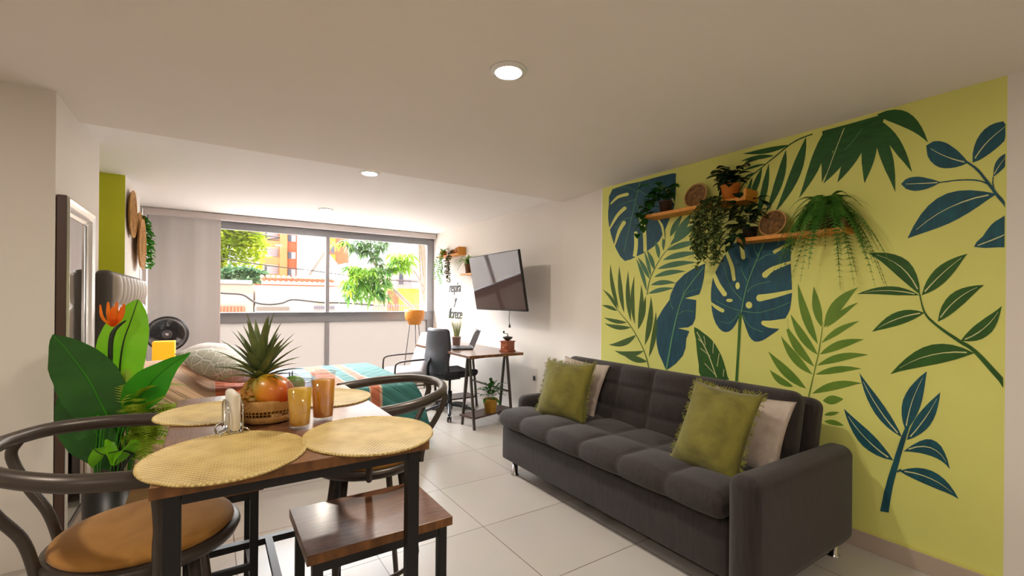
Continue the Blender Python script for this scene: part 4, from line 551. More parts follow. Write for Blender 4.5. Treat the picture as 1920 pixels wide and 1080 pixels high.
def pf(u, v):
    g = 2 * PI * u; z = .155 * v; r = .066 * max(.02, math.sin(PI * (.06 + .88 * v))) ** .5
    a = math.sin(g * 8 / 2 + v * 22) ; b2 = math.sin(g * 8 / 2 - v * 22)
    r += .004 * (1 - abs(a)) * (-1) + .004 * (1 - abs(b2)) * (-1) + .002 * (abs(a * b2)) ** 4
    return (r * math.cos(g), r * math.sin(g), z)
mb.grid(pf, nu, nv); mb.build('skin', mat('pineapple_skin', '#b9701a', .55, col2='#8a7a20', vscale=22, bump=.3, bscale=60), pa)
random.seed(4); mb = MB()
for k in range(40):
    t_ = k / 39; g = k * 2.39996; el = math.radians(12 + 72 * t_ ** .8); L = (.10 + .10 * t_) * random.uniform(.85, 1.15)
    base = V3((math.cos(g) * .024 * (1 - t_ * .7), math.sin(g) * .024 * (1 - t_ * .7), .150 + .035 * t_)); d = V3((math.cos(g) * math.cos(el), math.sin(g) * math.cos(el), math.sin(el)))
    pts = []; w_ = []
    for i in range(7):
        q = i / 6; out = V3((math.cos(g), math.sin(g), 0)); p = base + d * L * q + out * (.035 * q * q * (1 - .6 * t_)) - V3((0, 0, 1)) * (.03 * q ** 3 * (1 - t_)); pts.append(p); w_.append(.024 * (1 - q) ** .75 * (1 - .35 * (1 - t_)) + .0004)
    mb.blade(pts, w_, fold=.45)
mb.build('crown', leafmat('pineapple_leaf', '#52633a', '#77834a', .1, .5, 20), pa)
mg = MB(); mg.ellipsoid((0, 0, 0), (.061, .048, .051), 28, 18, fn=lambda p: V3((p.x * (1 + .12 * p.z), p.y, p.z * (1 + .1 * p.x))))
mm = mat('mango_skin', '#d9631a', .32, coat=.3); nt, b = nodes_of(mm); t = nt.nodes.new('ShaderNodeTexCoord'); mp_ = nt.nodes.new('ShaderNodeSeparateXYZ'); r = nt.nodes.new('ShaderNodeValToRGB'); nz = nt.nodes.new('ShaderNodeTexNoise'); nz.inputs['Scale'].default_value = 4
mr = nt.nodes.new('ShaderNodeMapRange'); mr.inputs[1].default_value = -.06; mr.inputs[2].default_value = .05
nt.links.new(t.outputs['Object'], mp_.inputs[0]); nt.links.new(mp_.outputs['X'], mr.inputs[0]); nt.links.new(mr.outputs[0], r.inputs[0]); nt.links.new(r.outputs[0], b.inputs['Base Color'])
r.color_ramp.elements[0].color = C('#94962a'); r.color_ramp.elements[1].color = C('#c64a18'); e = r.color_ramp.elements.new(.42); e.color = C('#d88a20')
o = mg.build('mango', mm, None, (.158, 1.562, TT + .096)); o.rotation_euler = (0, math.radians(28), math.radians(-28)); tag(o, 'red and yellow mango leaning against the pineapple in the basket', 'mango')
fr = thing('green_citrus', 'small green citrus fruit peeking out behind the mango', 'fruit', (.232, 1.68, TT + .090))
mb = MB(); mb.ellipsoid((0, 0, 0), (.036, .036, .030), 20, 14); mb.build('skin', mat('green_peel', '#5f8f1c', .4, col2='#4c7c14', vscale=20, bump=.2, bscale=200), fr)
mb = MB(); mb.tube([(-.012, 0, .027), (-.013, 0, .043)], .002, 6); mb.tube([(-.004, .004, .028), (-.003, .004, .045)], .002, 6); mb.build('stem', M['darkstem'], fr)

# ---------------------------------------------------------------- sofa
sf = thing('sofa', 'long dark charcoal tufted sofa against the mural wall', 'sofa', (0, 0, 0))
Y0, Y1 = 1.10, 2.92
mb = MB(); rounded_box(mb, (2.28, (Y0 + Y1) / 2 , .225), (.86, Y1 - Y0, .25), .02, 3, seg=(6, 16, 4)); mb.build('base', M['sofa'], sf)
NC = 6
def tuft(a, n): # a in 0..1
    x = a * n; f = x - math.floor(x); return math.sin(PI * f) ** .5
def seatfn(p):
    u = (p.y + .91) / 1.82; v = (p.x + .29) / .58
    if p.z > .0:
        k = tuft(min(max(u, 0), 1), NC); kv = tuft(min(max(v * 1.0, 0), 1), 2)
        p = V3((p.x, p.y, p.z + (.026 * (k * kv) - .016) * min(1, p.z / .0625)))
    if p.x < -.2: p = V3((p.x - .014 * tuft(min(max(u, 0), 1), NC), p.y, p.z))
    return p
mb = MB(); rounded_box(mb, (2.105, (Y0 + Y1) / 2 + .003, .417), (.59, 1.82, .125), .055, 6, fn=seatfn, seg=(26, 90, 3)); mb.build('seat_cushion', M['sofa'], sf)
BA = math.radians(14)
def backfn(p):
    u = (p.y + .87) / 1.74; v = (p.z + .24) / .48
    if p.x < 0:
        w_ = min(max(v, 0), 1); row = tuft(min(w_ / .99, 1) * .999, 3) if w_ < .67 else max(tuft(min(w_, 1) * .999, 3), math.sin(PI * min((w_ - .33) / .67, 1)) ** .5 if w_ > .67 else 0)
        p = V3((p.x - .034 * tuft(min(max(u, 0), 1), NC) * row * min(1, -p.x / .065), p.y, p.z))
    p = V3((p.x * math.cos(BA) + p.z * math.sin(BA), p.y, p.z * math.cos(BA) - p.x * math.sin(BA))); return p
mb = MB(); rounded_box(mb, (2.46, (Y0 + Y1) / 2 - .03, .620), (.13, 1.76, .46), .055, 5, fn=backfn, seg=(3, 90, 26)); mb.build('back_cushion', M['sofa'], sf)
mb = MB(); rounded_box(mb, (2.62, (Y0 + Y1) / 2 - .035, .56), (.13, 1.78, .48), .05, 5, fn=lambda p: V3((p.x * math.cos(BA) + p.z * math.sin(BA), p.y, p.z * math.cos(BA) - p.x * math.sin(BA))), seg=(3, 10, 8)); mb.build('backrest', M['sofa'], sf)
def armfn(p): # rises a little toward the front, rolls off at the back
    return V3((p.x, p.y, p.z * (1 - .05 * (p.x + .45) / .9) if p.z > 0 else p.z))
mb = MB(); rounded_box(mb, (2.275, 1.025, .335), (.95, .135, .50), .055, 5, fn=armfn, seg=(10, 3, 6)); mb.build('armrest', M['sofa'], sf)
mb = MB(); rounded_box(mb, (2.38, 2.925, .37), (.72, .125, .37), .055, 5, fn=armfn, seg=(10, 3, 6)); mb.build('armrest', M['sofa'], sf)
for x, y in ((1.895, 2.80), (1.93, 1.16), (2.68, 2.80), (2.68, 1.03)):
    mb = MB(); mb.lathe([(0, 0), (.030, 0), (.031, .006), (.020, .010), (.0195, .10), (0, .10)], (x, y, 0), 20); o = mb.build('leg', M['chrome'], sf); o['label'] = 'chrome leg'

# cushions
def cushion(name, label, loc, rot, w_, h, th, m, seed, fringe=None, pinch=.09, wr=.006):
    t = thing(name, label, 'cushion', loc); t.rotation_mode = 'XYZ'; t.rotation_euler = rot
    mb = MB(); N = 26
    def sf_(s):
        def f(u, v):
            a, c = u * 2 - 1, v * 2 - 1
            x = a * w_ / 2 * (1 - pinch * (1 - c * c)); y = c * h / 2 * (1 - pinch * (1 - a * a))
            e = max(0, (1 - abs(a) ** 2.6)) ** .62 * max(0, (1 - abs(c) ** 2.6)) ** .62
            n_ = noise.noise(V3((x * 9 + seed, y * 9, s * 3 + seed))) * wr * (e ** .3 if e > 0 else 0) + noise.noise(V3((x * 26 + seed, y * 7, s))) * wr * .5 * e
            return (x, y, s * (th / 2 * e) + n_)
        return f
    mb.grid(sf_(1), N, N); mb.grid(sf_(-1), N, N, flip=True)
    mb.build('cover', m, t, weld=True)
    if fringe:
        random.seed(seed); fb = MB()
        for k in range(420):
            q = random.random() * 4; side = int(q); s_ = (q - side) * 2 - 1
            a, c = [(s_, -1), (1, s_), (s_, 1), (-1, s_)][side]
            x = a * w_ / 2 * (1 - pinch * (1 - c * c)); y = c * h / 2 * (1 - pinch * (1 - a * a))
            nx_, ny_ = [(0, -1), (1, 0), (0, 1), (-1, 0)][side]; L = random.uniform(.010, .024); j = random.uniform(-.012, .012); zz = random.uniform(-.006, .006)
            fb.tube([(x, y, 0), (x + nx_ * L * .5 + ny_ * j, y + ny_ * L * .5 + nx_ * j, zz), (x + nx_ * L + ny_ * j * 1.6, y + ny_ * L + nx_ * j * 1.6, zz * 2)], .0013, 4, cap=False)
        fb.build('fringe', fringe, t)
    return t
# cushion local: x width, y height (up), z thickness toward the front
def crot(yaw_deg, lean_deg, roll_deg=0):
    # faces -X when yaw = 0, leaning back on the backrest
    R = Matrix.Rotation(math.radians(yaw_deg), 3, 'Z') @ Matrix.Rotation(math.radians(-90), 3, 'Z') @ Matrix.Rotation(math.radians(90 - lean_deg), 3, 'X') @ Matrix.Rotation(math.radians(roll_deg), 3, 'Z')
    return R.to_euler('XYZ')
cushion('throw_cushion', 'fringed olive green cushion standing at the far end of the sofa', (2.13, 2.52, .655), crot(14, 22, 1), .43, .43, .15, M['olive'], 3, M['stitch'])
cushion('throw_cushion', 'fringed olive green cushion leaning in front of the beige one near the sofa arm', (2.13, 1.35, .655), crot(2, 26, -3), .375, .46, .15, M['olive'], 8, M['stitch'])
cushion('throw_cushion', 'plain beige cushion tucked behind the near green cushion', (2.31, 1.30, .640), crot(6, 26, -3), .42, .40, .12, M['linen'], 13)
cushion('throw_cushion', 'plain beige cushion mostly hidden behind the far green cushion', (2.30, 2.56, .655), crot(10, 22, -4), .43, .42, .10, M['linen'], 17)
# ---------------------------------------------------------------- bed
bd = thing('bed', 'low double bed with beige quilted side and striped teal, orange and lavender coverlet', 'bed', (0, 0, 0))
mb = MB(); mb.box((.5, 4.58, .16), (1.94, 1.36, .24)); mb.build('bed_base', M['darkwood'], bd, bevel=.01)
mb = MB(); rounded_box(mb, (.51, 4.58, .415), (1.94, 1.40, .25), .06, 4, seg=(8, 8, 3)); mb.build('mattress', M['white'], bd)
def bedz(x, y):
    k = min(1, max(0, (.02 - x) / .30)); k = k * k * (3 - 2 * k); sy = math.sin(PI * min(1, max(0, (y - 3.80) / 1.56))) ** .35
    return .565 + .19 * k * (.55 + .45 * sy)
BX0, BX1, BY0, BY1 = -.49, 1.52, 3.84, 5.33
def cov(x0, x1, foot):
    mb = MB()
    def f(u, v):
        x = x0 + (x1 - x0) * u
        # v runs: near hem -> near top edge -> far top edge -> far hem
        L1 = .48; tot = L1 + (BY1 - BY0) + L1; s_ = v * tot
        if foot and x > BX1: ex = x - BX1
        else: ex = 0
        xx = min(x, BX1 + .02)
        zt = bedz(xx, 0 + BY0 + .2) if False else 0
        if s_ < L1:
            q = (L1 - s_) / L1; y = BY0 - .035 * math.sin(q * PI * .5) - .012 * math.sin(x * 19) * q; z = bedz(xx, BY0 + .03) - .03 * (1 - (1 - q) ** 6) - q * (bedz(xx, BY0 + .03) - .14) 
        elif s_ < L1 + BY1 - BY0:
            y = BY0 + (s_ - L1); e = min(y - BY0, BY1 - y); z = bedz(xx, y) - .03 * max(0, 1 - e / .06) ** 2
        else:
            q = (s_ - L1 - (BY1 - BY0)) / L1; y = BY1 + .03 * math.sin(q * PI * .5); z = bedz(xx, BY1) - .03 - q * (bedz(xx, BY1) - .17)
        if ex > 0:
            z2 = z - ex * 1.0; z = max(.10, z2) if z > .2 else z
            out = .03 + .12 * (ex / .42)
            return (BX1 + out * math.sin(min(1, ex / .1) * PI / 2), y, z)
        z += .006 * noise.noise(V3((x * 5, y * 5, 0)))
        return (x, y, z)
    mb.grid(f, int((x1 - x0) * 40) + 2, 74); return mb
bq = ramp_mat('beige_quilt', 'X', [(0, '#c9a987')], .85, 'quilt', bscale=42)
cov(BX0, .03, False).build('beige_quilt', bq, bd)
st = [(0, '#c96a3a'), (.13, '#c96a3a'), (.135, '#8087a6'), (.36, '#7a82a6'), (.365, '#6f8f9c'), (.41, '#6f8f9c'), (.415, '#c4704c'), (.50, '#c4704c'), (.505, '#c8a48c'), (.515, '#3d7a76'), (.57, '#3d7a76'), (.575, '#c8a48c'), (.585, '#bd6c4c'), (.62, '#bd6c4c'), (.625, '#c8a48c'), (.635, '#3d7a76'), (.9, '#347a78')]
cq = ramp_mat('striped_coverlet', 'X', st, .8, 'quilt', lo=.03, hi=1.90, bscale=30)
cov(.03, 1.95, True).build('striped_coverlet', cq, bd)
# headboard with vertical channel tufting
hb = MB(); rounded_box(hb, (-.570, 4.56, .79), (.09, 1.52, 1.36), .035, 4, seg=(2, 8, 8)); hbo = hb.build('headboard', mat('brown_leatherette', '#4a423d', .45), bd)
mb = MB()
def hf(u, v):
    y = 3.80 + 1.52 * u; z = .55 + .925 * v; n_ = 9
    a = (u * n_) % 1; row = (v * 4) % 1
    off = .075 * math.sin(PI * a) ** .6 * (.55 + .45 * math.sin(PI * row) ** .5)
    e = min(1, u / .02, (1 - u) / .02, (1 - v) / .03 + .0)
    return (-.560 + off * e, y, z - (0.02 * (1 - e)))
mb.grid(hf, 162, 60); mb.build('tufted_panel', mat('pale_leatherette', '#a39688', .38, var=.05), bd)
# bed pillows
pm = ramp_mat('leaf_print', 'X', [(0, '#d9d5cc')], .85); nt, b = nodes_of(pm); t = nt.nodes.new('ShaderNodeTexCoord'); vo = nt.nodes.new('ShaderNodeTexVoronoi'); vo.inputs['Scale'].default_value = 9; vo.feature = 'DISTANCE_TO_EDGE'
mp_ = nt.nodes.new('ShaderNodeMapping'); mp_.inputs['Scale'].default_value = (1, 2.2, 1); mp_.inputs['Rotation'].default_value = (0, 0, .6); nt.links.new(t.outputs['Object'], mp_.inputs[0]); nt.links.new(mp_.outputs[0], vo.inputs['Vector'])
r = nt.nodes.new('ShaderNodeValToRGB'); nt.links.new(vo.outputs['Distance'], r.inputs[0]); el = r.color_ramp.elements; el[0].position = .06; el[0].color = C('#dcd8d0'); el[1].position = .5; el[1].color = C('#aeb3a2')
e = el.new(.10); e.color = C('#8f9684'); e = el.new(.16); e.color = C('#c5c6b8'); nt.links.new(r.outputs[0], b.inputs['Base Color'])
cushion('bed_pillow', 'large leaf-print pillow lying on the bed beside the beige quilt', (.085, 4.29, .755), (math.radians(16), math.radians(14), math.radians(70)), .66, .46, .24, pm, 21, pinch=.05, wr=.01)
cushion('bed_pillow', 'pale striped pillow behind the leaf-print pillow on the bed', (.03, 4.93, .775), (math.radians(6), math.radians(8), math.radians(80)), .60, .44, .22, mat('pale_pillow', '#dbd6d2', .9, col2='#c9c4bf', vscale=3, stretch=(1, 14, 1)), 25, pinch=.05)
# nightstand, lamp, fan
ns = thing('nightstand', 'low dark nightstand hidden between the bed and the window', 'nightstand', (-.40, 5.62, 0))
mb = MB(); mb.box((0, 0, .35), (.40, .36, .42)); mb.build('body', M['darkwood'], ns, bevel=.005)
mb = MB(); mb.box((.203, 0, .44), (.012, .32, .16)); d = mb.build('drawer', M['darkwood'], ns, bevel=.003); mb = MB(); mb.ellipsoid((.222, 0, .44), (.012, .012, .012)); mb.build('knob', M['chrome'], d)
for x in (-1, 1):
    for y in (-1, 1): mb = MB(); mb.tube([(x * .17, y * .15, .14), (x * .18, y * .16, 0)], [.014, .01], 8); mb.build('leg', M['darkwood'], ns)
lp = thing('table_lamp', 'glowing orange square lamp on the nightstand in front of the fan', 'lamp', (-.385, 5.585, .56))
mb = MB(); mb.box((0, 0, .01), (.10, .10, .02)); mb.tube([(0, 0, .02), (0, 0, .13)], .008, 8); mb.build('base', M['darkwood'], lp)
mb = MB(); rounded_box(mb, (0, 0, .215), (.175, .16, .19), .008, 2, seg=(2, 2, 2)); mb.build('lamp_shade', mat('orange_shade', '#f39a22', .8, emit='#f58a10', estr=.75, var=.05), lp)
fn = thing('pedestal_fan', 'black pedestal fan standing behind the bed in the far left corner', 'fan', (-.40, 6.22, 0))
mb = MB(); mb.lathe([(0, 0), (.19, 0), (.19, .012), (.03, .03), (0, .03)], seg=32); mb.build('base', M['black'], fn)
mb = MB(); mb.tube([(0, .05, .02), (0, .05, .92)], .014, 12); mb.build('pole', M['black'], fn)
mb = MB(); mb.tube([(0, .12, .92), (0, .0, .92)], [.05, .06], 18); mb.build('motor', M['black'], fn)
FR = Matrix.Translation((0, -.05, .90)) @ Matrix.Scale(.80, 4) @ Matrix.Rotation(math.radians(90), 4, 'X') @ Matrix.Rotation(math.radians(0), 4, 'Y')
mb = MB()
for R, zz in ((.225, 0), (.225, -.03), (.235, -.015)):
    mb.add(*(lambda m_: (m_.v, m_.f))(MB().tube([(R * math.cos(2 * PI * k / 48), R * math.sin(2 * PI * k / 48), zz) for k in range(48)], .007, 6, closed=True)), True, 0, FR)
for k in range(90):
    g = 2 * PI * k / 90; c, s_ = math.cos(g), math.sin(g)
    mb.add(*(lambda m_: (m_.v, m_.f))(MB().tube([(c * .05, s_ * .05, .055), (c * .14, s_ * .14, .048), (c * .21, s_ * .21, .02), (c * .23, s_ * .23, 0)], .0026, 4, cap=False)), True, 0, FR)
    mb.add(*(lambda m_: (m_.v, m_.f))(MB().tube([(c * .05, s_ * .05, -.08), (c * .16, s_ * .16, -.07), (c * .23, s_ * .23, -.03)], .0026, 4, cap=False)), True, 0, FR)
for R, z_ in ((.08, .054), (.11, .052), (.14, .047), (.17, .040), (.195, .03), (.215, .015)):
    mb.add(*(lambda m_: (m_.v, m_.f))(MB().tube([(R * math.cos(2 * PI * k / 40), R * math.sin(2 * PI * k / 40), z_) for k in range(40)], .0018, 4, closed=True)), True, 0, FR)
mb.build('grille', M['black'], fn)
for k in range(3):
    mb = MB(); g0 = 2 * PI * k / 3 + .4
    mb.grid(lambda u, v: FR @ V3(((.05 + .14 * v) * math.cos(g0 + (u - .5) * (1.5 + .3 * v)), (.05 + .14 * v) * math.sin(g0 + (u - .5) * (1.5 + .3 * v)), -.02 + .03 * (u - .5))), 8, 6); mb.build('fan_blade', mat('smoky_blade', '#34353c', .3) if k == 0 else bpy.data.materials['smoky_blade'], fn)
mb = MB(); mb.lathe([(0, .066), (.045, .064), (.062, .055), (.066, .045), (.066, .03)], seg=30, M=FR); hub = mb.build('hub', mat('fan_hub', '#3c3d44', .35), fn)
mb = MB(); mb.add([(-.018, .002, .0675), (.018, .002, .0675), (.020, .011, .0675), (-.016, .011, .0675)], [(0, 1, 2, 3)], False, 0, FR); mb.add([(-.008, -.012, .0672), (.018, -.012, .0672), (.018, -.006, .0672), (-.008, -.006, .0672)], [(0, 1, 2, 3)], False, 0, FR); o = mb.build('badge', M['white'], hub); o['label'] = 'small white maker badge'
# wall baskets
def disc(label, loc, r, squash=1):
    t = thing('wall_basket', label, 'wall basket', loc, group='woven discs on the wall above the headboard')
    RX = Matrix.Rotation(math.radians(90), 4, 'Y')
    mb = MB(); mb.lathe([(0, .006), (r * .3, .006), (r * .9, .016), (r, .028), (r * 1.01, .022), (r * .9, .008), (0, .0)], seg=48, M=RX); mb.build('woven_disc', mat('seagrass_disc' + label[:5], '#c08c4a', .7, col2='#8a5a28', vscale=30, stretch=(1, 1, 1), bump=.6, bscale=120), t)
    mb = MB(); mb.add(*(lambda m_: (m_.v, m_.f))(MB().tube([(r * math.cos(2 * PI * k / 48), r * math.sin(2 * PI * k / 48), .026) for k in range(48)], .006, 6, closed=True)), True, 0, RX)
    for q in (.35, .6, .8):
        mb.add(*(lambda m_: (m_.v, m_.f))(MB().tube([(q * r * math.cos(2 * PI * k / 48), q * r * math.sin(2 * PI * k / 48), .006 + .012 * q) for k in range(48)], .0025, 5, closed=True)), True, 0, RX)
    mb.build('rim', M['rattan'], t); return t
disc('uppermost woven disc on the white wall above the headboard', (-.615, 5.26, 2.04), .205)
disc('smaller woven disc tucked behind the lower one on the white wall', (-.617, 5.74, 1.98), .15)
disc('largest and lowest woven disc on the white wall above the headboard', (-.588, 5.66, 1.81), .24)
# mirror
mi = thing('standing_mirror', 'tall mirror in a dark and silver moulded frame leaning on the left wall', 'mirror', (XL, 3.38, 0))
MR = Matrix.Rotation(math.radians(0), 4, 'Y')
Z0, Z1, W0, W1 = .02, 1.80, -.30, .32
def frame(mb, x0, x1, a, mi_=0):
    for y in (W0 + a / 2, W1 - a / 2): mb.box(((x0 + x1) / 2, y, (Z0 + Z1) / 2), (x1 - x0, a, Z1 - Z0), None, mi_)
    for z in (Z0 + a / 2, Z1 - a / 2): mb.box(((x0 + x1) / 2, (W0 + W1) / 2, z), (x1 - x0, W1 - W0 - 2 * a, a), None, mi_)
mb = MB(); frame(mb, .004, .040, .022); mb.build('outer_frame', mat('dark_frame', '#4d3428', .45, var=.06), mi, bevel=.003)
def mould(u, v):
    P = [(W0 + .004, Z0 + .004), (W1 - .004, Z0 + .004), (W1 - .004, Z1 - .004), (W0 + .004, Z1 - .004)]; Q = [(W0 + .085, Z0 + .085), (W1 - .085, Z0 + .085), (W1 - .085, Z1 - .085), (W0 + .085, Z1 - .085)]
    return P, Q
mb = MB(); P, Q = mould(0, 0); prof = [(0, .041), (.12, .050), (.3, .046), (.5, .040), (.62, .043), (.8, .030), (1, .022)]
for i in range(4):
    j = (i + 1) % 4
    vs = []
    for s_, x_ in prof:
        for e, g in ((i, 0), (j, 1)): vs.append((x_, P[e][0] + (Q[e][0] - P[e][0]) * s_, P[e][1] + (Q[e][1] - P[e][1]) * s_))
    mb.add(vs, [(2 * k, 2 * k + 1, 2 * k + 3, 2 * k + 2) for k in range(len(prof) - 1)], False)
mb.build('moulding', mat('silver_moulding', '#d9d5d0', .22, .75), mi)
mb = MB(); mb.add([(.020, W0 + .08, Z0 + .08), (.020, W1 - .08, Z0 + .08), (.020, W1 - .08, Z1 - .08), (.020, W0 + .08, Z1 - .08)], [(0, 1, 2, 3)], False); mb.build('mirror_glass', mat('mirror_silver', '#f4f4f4', .01, 1.0), mi)

# ---------------------------------------------------------------- desk side
dk = thing('trestle_desk', 'brown trestle desk with black A-shaped legs and low shelves', 'desk', (0, 0, 0))
mb = MB(); mb.box((2.425, 4.63, .737), (.64, 1.42, .028)); mb.build('desktop', M['walnut_y'], dk, bevel=.002)
mb = MB(); mb.box((2.425, 3.9193, .737), (.638, .001, .026)); mb.build('edge_band', M['edge'], dk)
for yc, xa, xb, ya, yb, sp in ((4.2, 2.19, 2.73, 4.10, 4.24, .13), (5.03, 2.19, 2.72, 5.03, 5.03, .16)):
    for x, y in ((xa, ya), (xb, yb)):
        for s_ in (-1, 1):
            mb = MB(); mb.bar((x, y + s_ * .02, .722), (x, y + s_ * sp, 0), .022); mb.build('leg', M['bronze'], dk)
    mb = MB(); mb.bar((xa, ya, .70), (xb, yb, .70), .02); o = mb.build('crossbar', M['bronze'], dk)
    mb = MB(); d = V3((xb - xa, yb - ya, 0)).normalized(); n_ = V3((-d.y, d.x, 0)); c = V3(((xa + xb) / 2, (ya + yb) / 2, .11)); L = (V3((xb, yb, 0)) - V3((xa, ya, 0))).length / 2 + .02; hw = sp * .86
    R = Matrix((d, n_, V3((0, 0, 1)))).transposed(); mb.box(c, (2 * L, 2 * hw, .018), R); mb.build('low_shelf', M['darkwood'], dk, bevel=.002)
mb = MB(); mb.bar((2.19, 4.33, .46), (2.19, 4.86, .46), .016) if False else mb.bar((2.73, 4.2, .30), (2.72, 5.03, .30), .018); mb.build('stretcher', M['bronze'], dk)
# office chair
oc = thing('office_chair', 'black and grey swivel office chair on casters at the desk', 'chair', (2.25, 4.66, 0), math.radians(8))
mb = MB(); mb.lathe([(0, .07), (.035, .07), (.035, .10), (.028, .13), (.028, .27), (0, .27)], seg=20); mb.tube([(0, 0, .26), (0, 0, .43)], .014, 12); mb.build('gas_column', M['black'], oc)
for k in range(5):
    g = 2 * PI * k / 5 + .35; c, s_ = math.cos(g), math.sin(g)
    mb = MB(); mb.tube(spline([(c * .02, s_ * .02, .12), (c * .16, s_ * .16, .105), (c * .30, s_ * .30, .065)], 4), [.024] * 4 + [.02] * 4 + [.014], 10, flat=.8); bs = mb.build('base_arm', mat('base_arm_plastic', '#2a2c33', .35) if k == 0 else bpy.data.materials['base_arm_plastic'], oc)
    mb = MB()
    for e in (-1, 1): mb.add(*(lambda m_: (m_.v, m_.f))(MB().lathe([(0, -.009), (.026, -.009), (.028, 0), (.026, .009), (0, .009)], seg=16)), True, 0, Matrix.Translation((c * .31 - s_ * .014 * e, s_ * .31 + c * .014 * e, .028)) @ Matrix.Rotation(g, 4, 'Z') @ Matrix.Rotation(PI / 2, 4, 'X'))
    mb.tube([(c * .305, s_ * .305, .028), (c * .305, s_ * .305, .06)], .008, 6); mb.build('caster', M['black'], bs)
mb = MB(); rounded_box(mb, (.03, 0, .465), (.46, .46, .075), .036, 4, seg=(6, 6, 2), fn=lambda p: V3((p.x, p.y * (1 - .12 * (p.x / .23) ** 2), p.z + .02 * (p.y / .23) ** 2))); mb.build('seat', mat('black_seat_fabric', '#1f2124', .8, bump=.2, bscale=300), oc)
mb = MB(); mb.box((0, 0, .42), (.18, .16, .03)); mb.box((-.13, 0, .425), (.14, .05, .02)); mb.tube([(.02, .1, .42), (.02, .25, .41)], .006, 6); mb.build('mechanism', M['black'], oc)
mb = MB(); mb.tube(spline([(-.20, 0, .42), (-.275, 0, .45), (-.285, 0, .58), (-.25, 0, .66)], 4), .018, 8); mb.build('back_bracket', M['black'], oc)
def obf(p):
    return V3((p.x + .05 * (p.y / .21) ** 2 - .02 * math.exp(-((p.z + .10) / .08) ** 2), p.y * (1 - .16 * (p.z / .24) ** 2 - .05 * p.z), p.z))
mb = MB(); rounded_box(mb, (-.205, 0, .735), (.07, .45, .50), .034, 5, seg=(2, 8, 12), fn=obf)
o = mb.build('backrest', mat('grey_shell', '#3c3c44', .45, var=.08), oc)
mb = MB()
for zz in (.63, .655, .68, .705): mb.tube(spline([(-.238 + .05 * (y / .21) ** 2, y, zz) for y in (-.15, -.07, 0, .07, .15)], 4), .0045, 5)
mb.build('back_ribs', mat('rib_grey', '#a9abb5', .4), o)
# armchair
ac = thing('armchair', 'lounge armchair with pale grey cushions and black tube frame by the window', 'armchair', (2.19, 5.63, 0), math.radians(180 - 6))
mb = MB()
for e in (-1, 1):
    mb.tube(spline([(.31, e * .34, .0), (.31, e * .34, .20), (.31, e * .34, .46), (.27, e * .34, .53), (.10, e * .34, .55), (-.20, e * .34, .56), (-.33, e * .34, .57)], 5), .011, 8)
    mb.tube([(-.20, e * .34, .56), (-.30, e * .33, .0)], .010, 8); mb.tube([(.31, e * .34, .24), (-.24, e * .335, .24)], .009, 8)
for x, z in ((.31, .26), (-.24, .24)): mb.tube([(x, -.34, z), (x, .34, z)], .009, 8)
mb.tube([(-.33, -.34, .57), (-.33, .34, .57)], .010, 8)
mb.build('tube_frame', M['bronze'], ac)
mb = MB(); mb.box((.02, 0, .282), (.56, .62, .03)); mb.build('seat_board', mat('tan_board', '#b08266', .6), ac)
gc = mat('pale_grey_cushion', '#a29c9e', .9, bump=.2, bscale=120)
mb = MB(); rounded_box(mb, (.03, 0, .355), (.58, .62, .11), .05, 4, seg=(5, 5, 2)); mb.build('seat_cushion', gc, ac)
LB = math.radians(18)
mb = MB(); rounded_box(mb, (-.15, 0, .60), (.12, .60, .54), .055, 4, seg=(2, 5, 5), fn=lambda p: V3((p.x * math.cos(LB) - (p.z) * math.sin(LB), p.y * (1 - .12 * max(0, p.z) / .28), p.z * math.cos(LB) + p.x * math.sin(LB)))); mb.build('back_cushion', gc, ac)
# laptop
lt = thing('laptop', 'open laptop with a glossy tilted screen on the desk', 'laptop', (2.36, 4.60, .751), math.radians(160))
mb = MB(); rounded_box(mb, (0, 0, .008), (.23, .33, .016), .004, 2, seg=(1, 1, 1)); mb.build('base', M['darkgrey'], lt)
mb = MB()
for i in range(5):
    for j in range(12): mb.box((-.05 + i * .022 + .01, -.13 + j * .0235, .0172), (.017, .019, .002))
mb.build('keyboard', M['black'], lt)
SR = Matrix.Rotation(math.radians(-22), 3, 'Y')
mb = MB(); mb.box(V3((-.116, 0, .016)) + SR @ V3((0, 0, .105)), (.007, .33, .215), SR); ls = mb.build('lid', M['darkgrey'], lt)
mb = MB(); mb.box(V3((-.116, 0, .016)) + SR @ V3((.0040, 0, .107)), (.001, .315, .19), SR); mb.build('screen', mat('glossy_screen', '#1a1418', .04, spec=1.0), ls)
# coffee grinder
cg = thing('coffee_grinder', 'small wooden hand coffee grinder with metal hopper on the desk corner', 'coffee grinder', (2.655, 4.09, .751), .2)
mb = MB(); mb.box((0, 0, .008), (.125, .125, .014)); mb.box((0, 0, .058), (.105, .105, .09)); mb.box((0, 0, .108), (.12, .12, .012)); bo = mb.build('body', mat('red_brown_wood', '#a4562a', .45, col2='#86401c', vscale=12), cg, bevel=.002)
mb = MB(); mb.box((-.054, 0, .045), (.008, .07, .045)); d = mb.build('drawer', bpy.data.materials['red_brown_wood'], cg, bevel=.002); mb = MB(); mb.ellipsoid((-.063, 0, .045), (.006, .006, .006)); mb.build('knob', M['chrome'], d)
mb = MB(); mb.lathe([(.018, .114), (.022, .118), (.048, .138), (.056, .152), (.052, .156), (.03, .158), (.012, .164), (0, .165)], seg=24); mb.build('hopper', M['bronze'], cg)
mb = MB(); mb.tube([(0, 0, .16), (0, 0, .19)], .005, 8); mb.tube([(0, 0, .188), (-.02, .04, .192)], .0035, 6); cr_ = mb.build('crank', M['bronze'], cg)
mb = MB(); mb.lathe([(0, 0), (.008, .002), (.011, .014), (.007, .026), (0, .028)], (-.02, .04, .192), 12); mb.build('knob', M['black'], cr_)
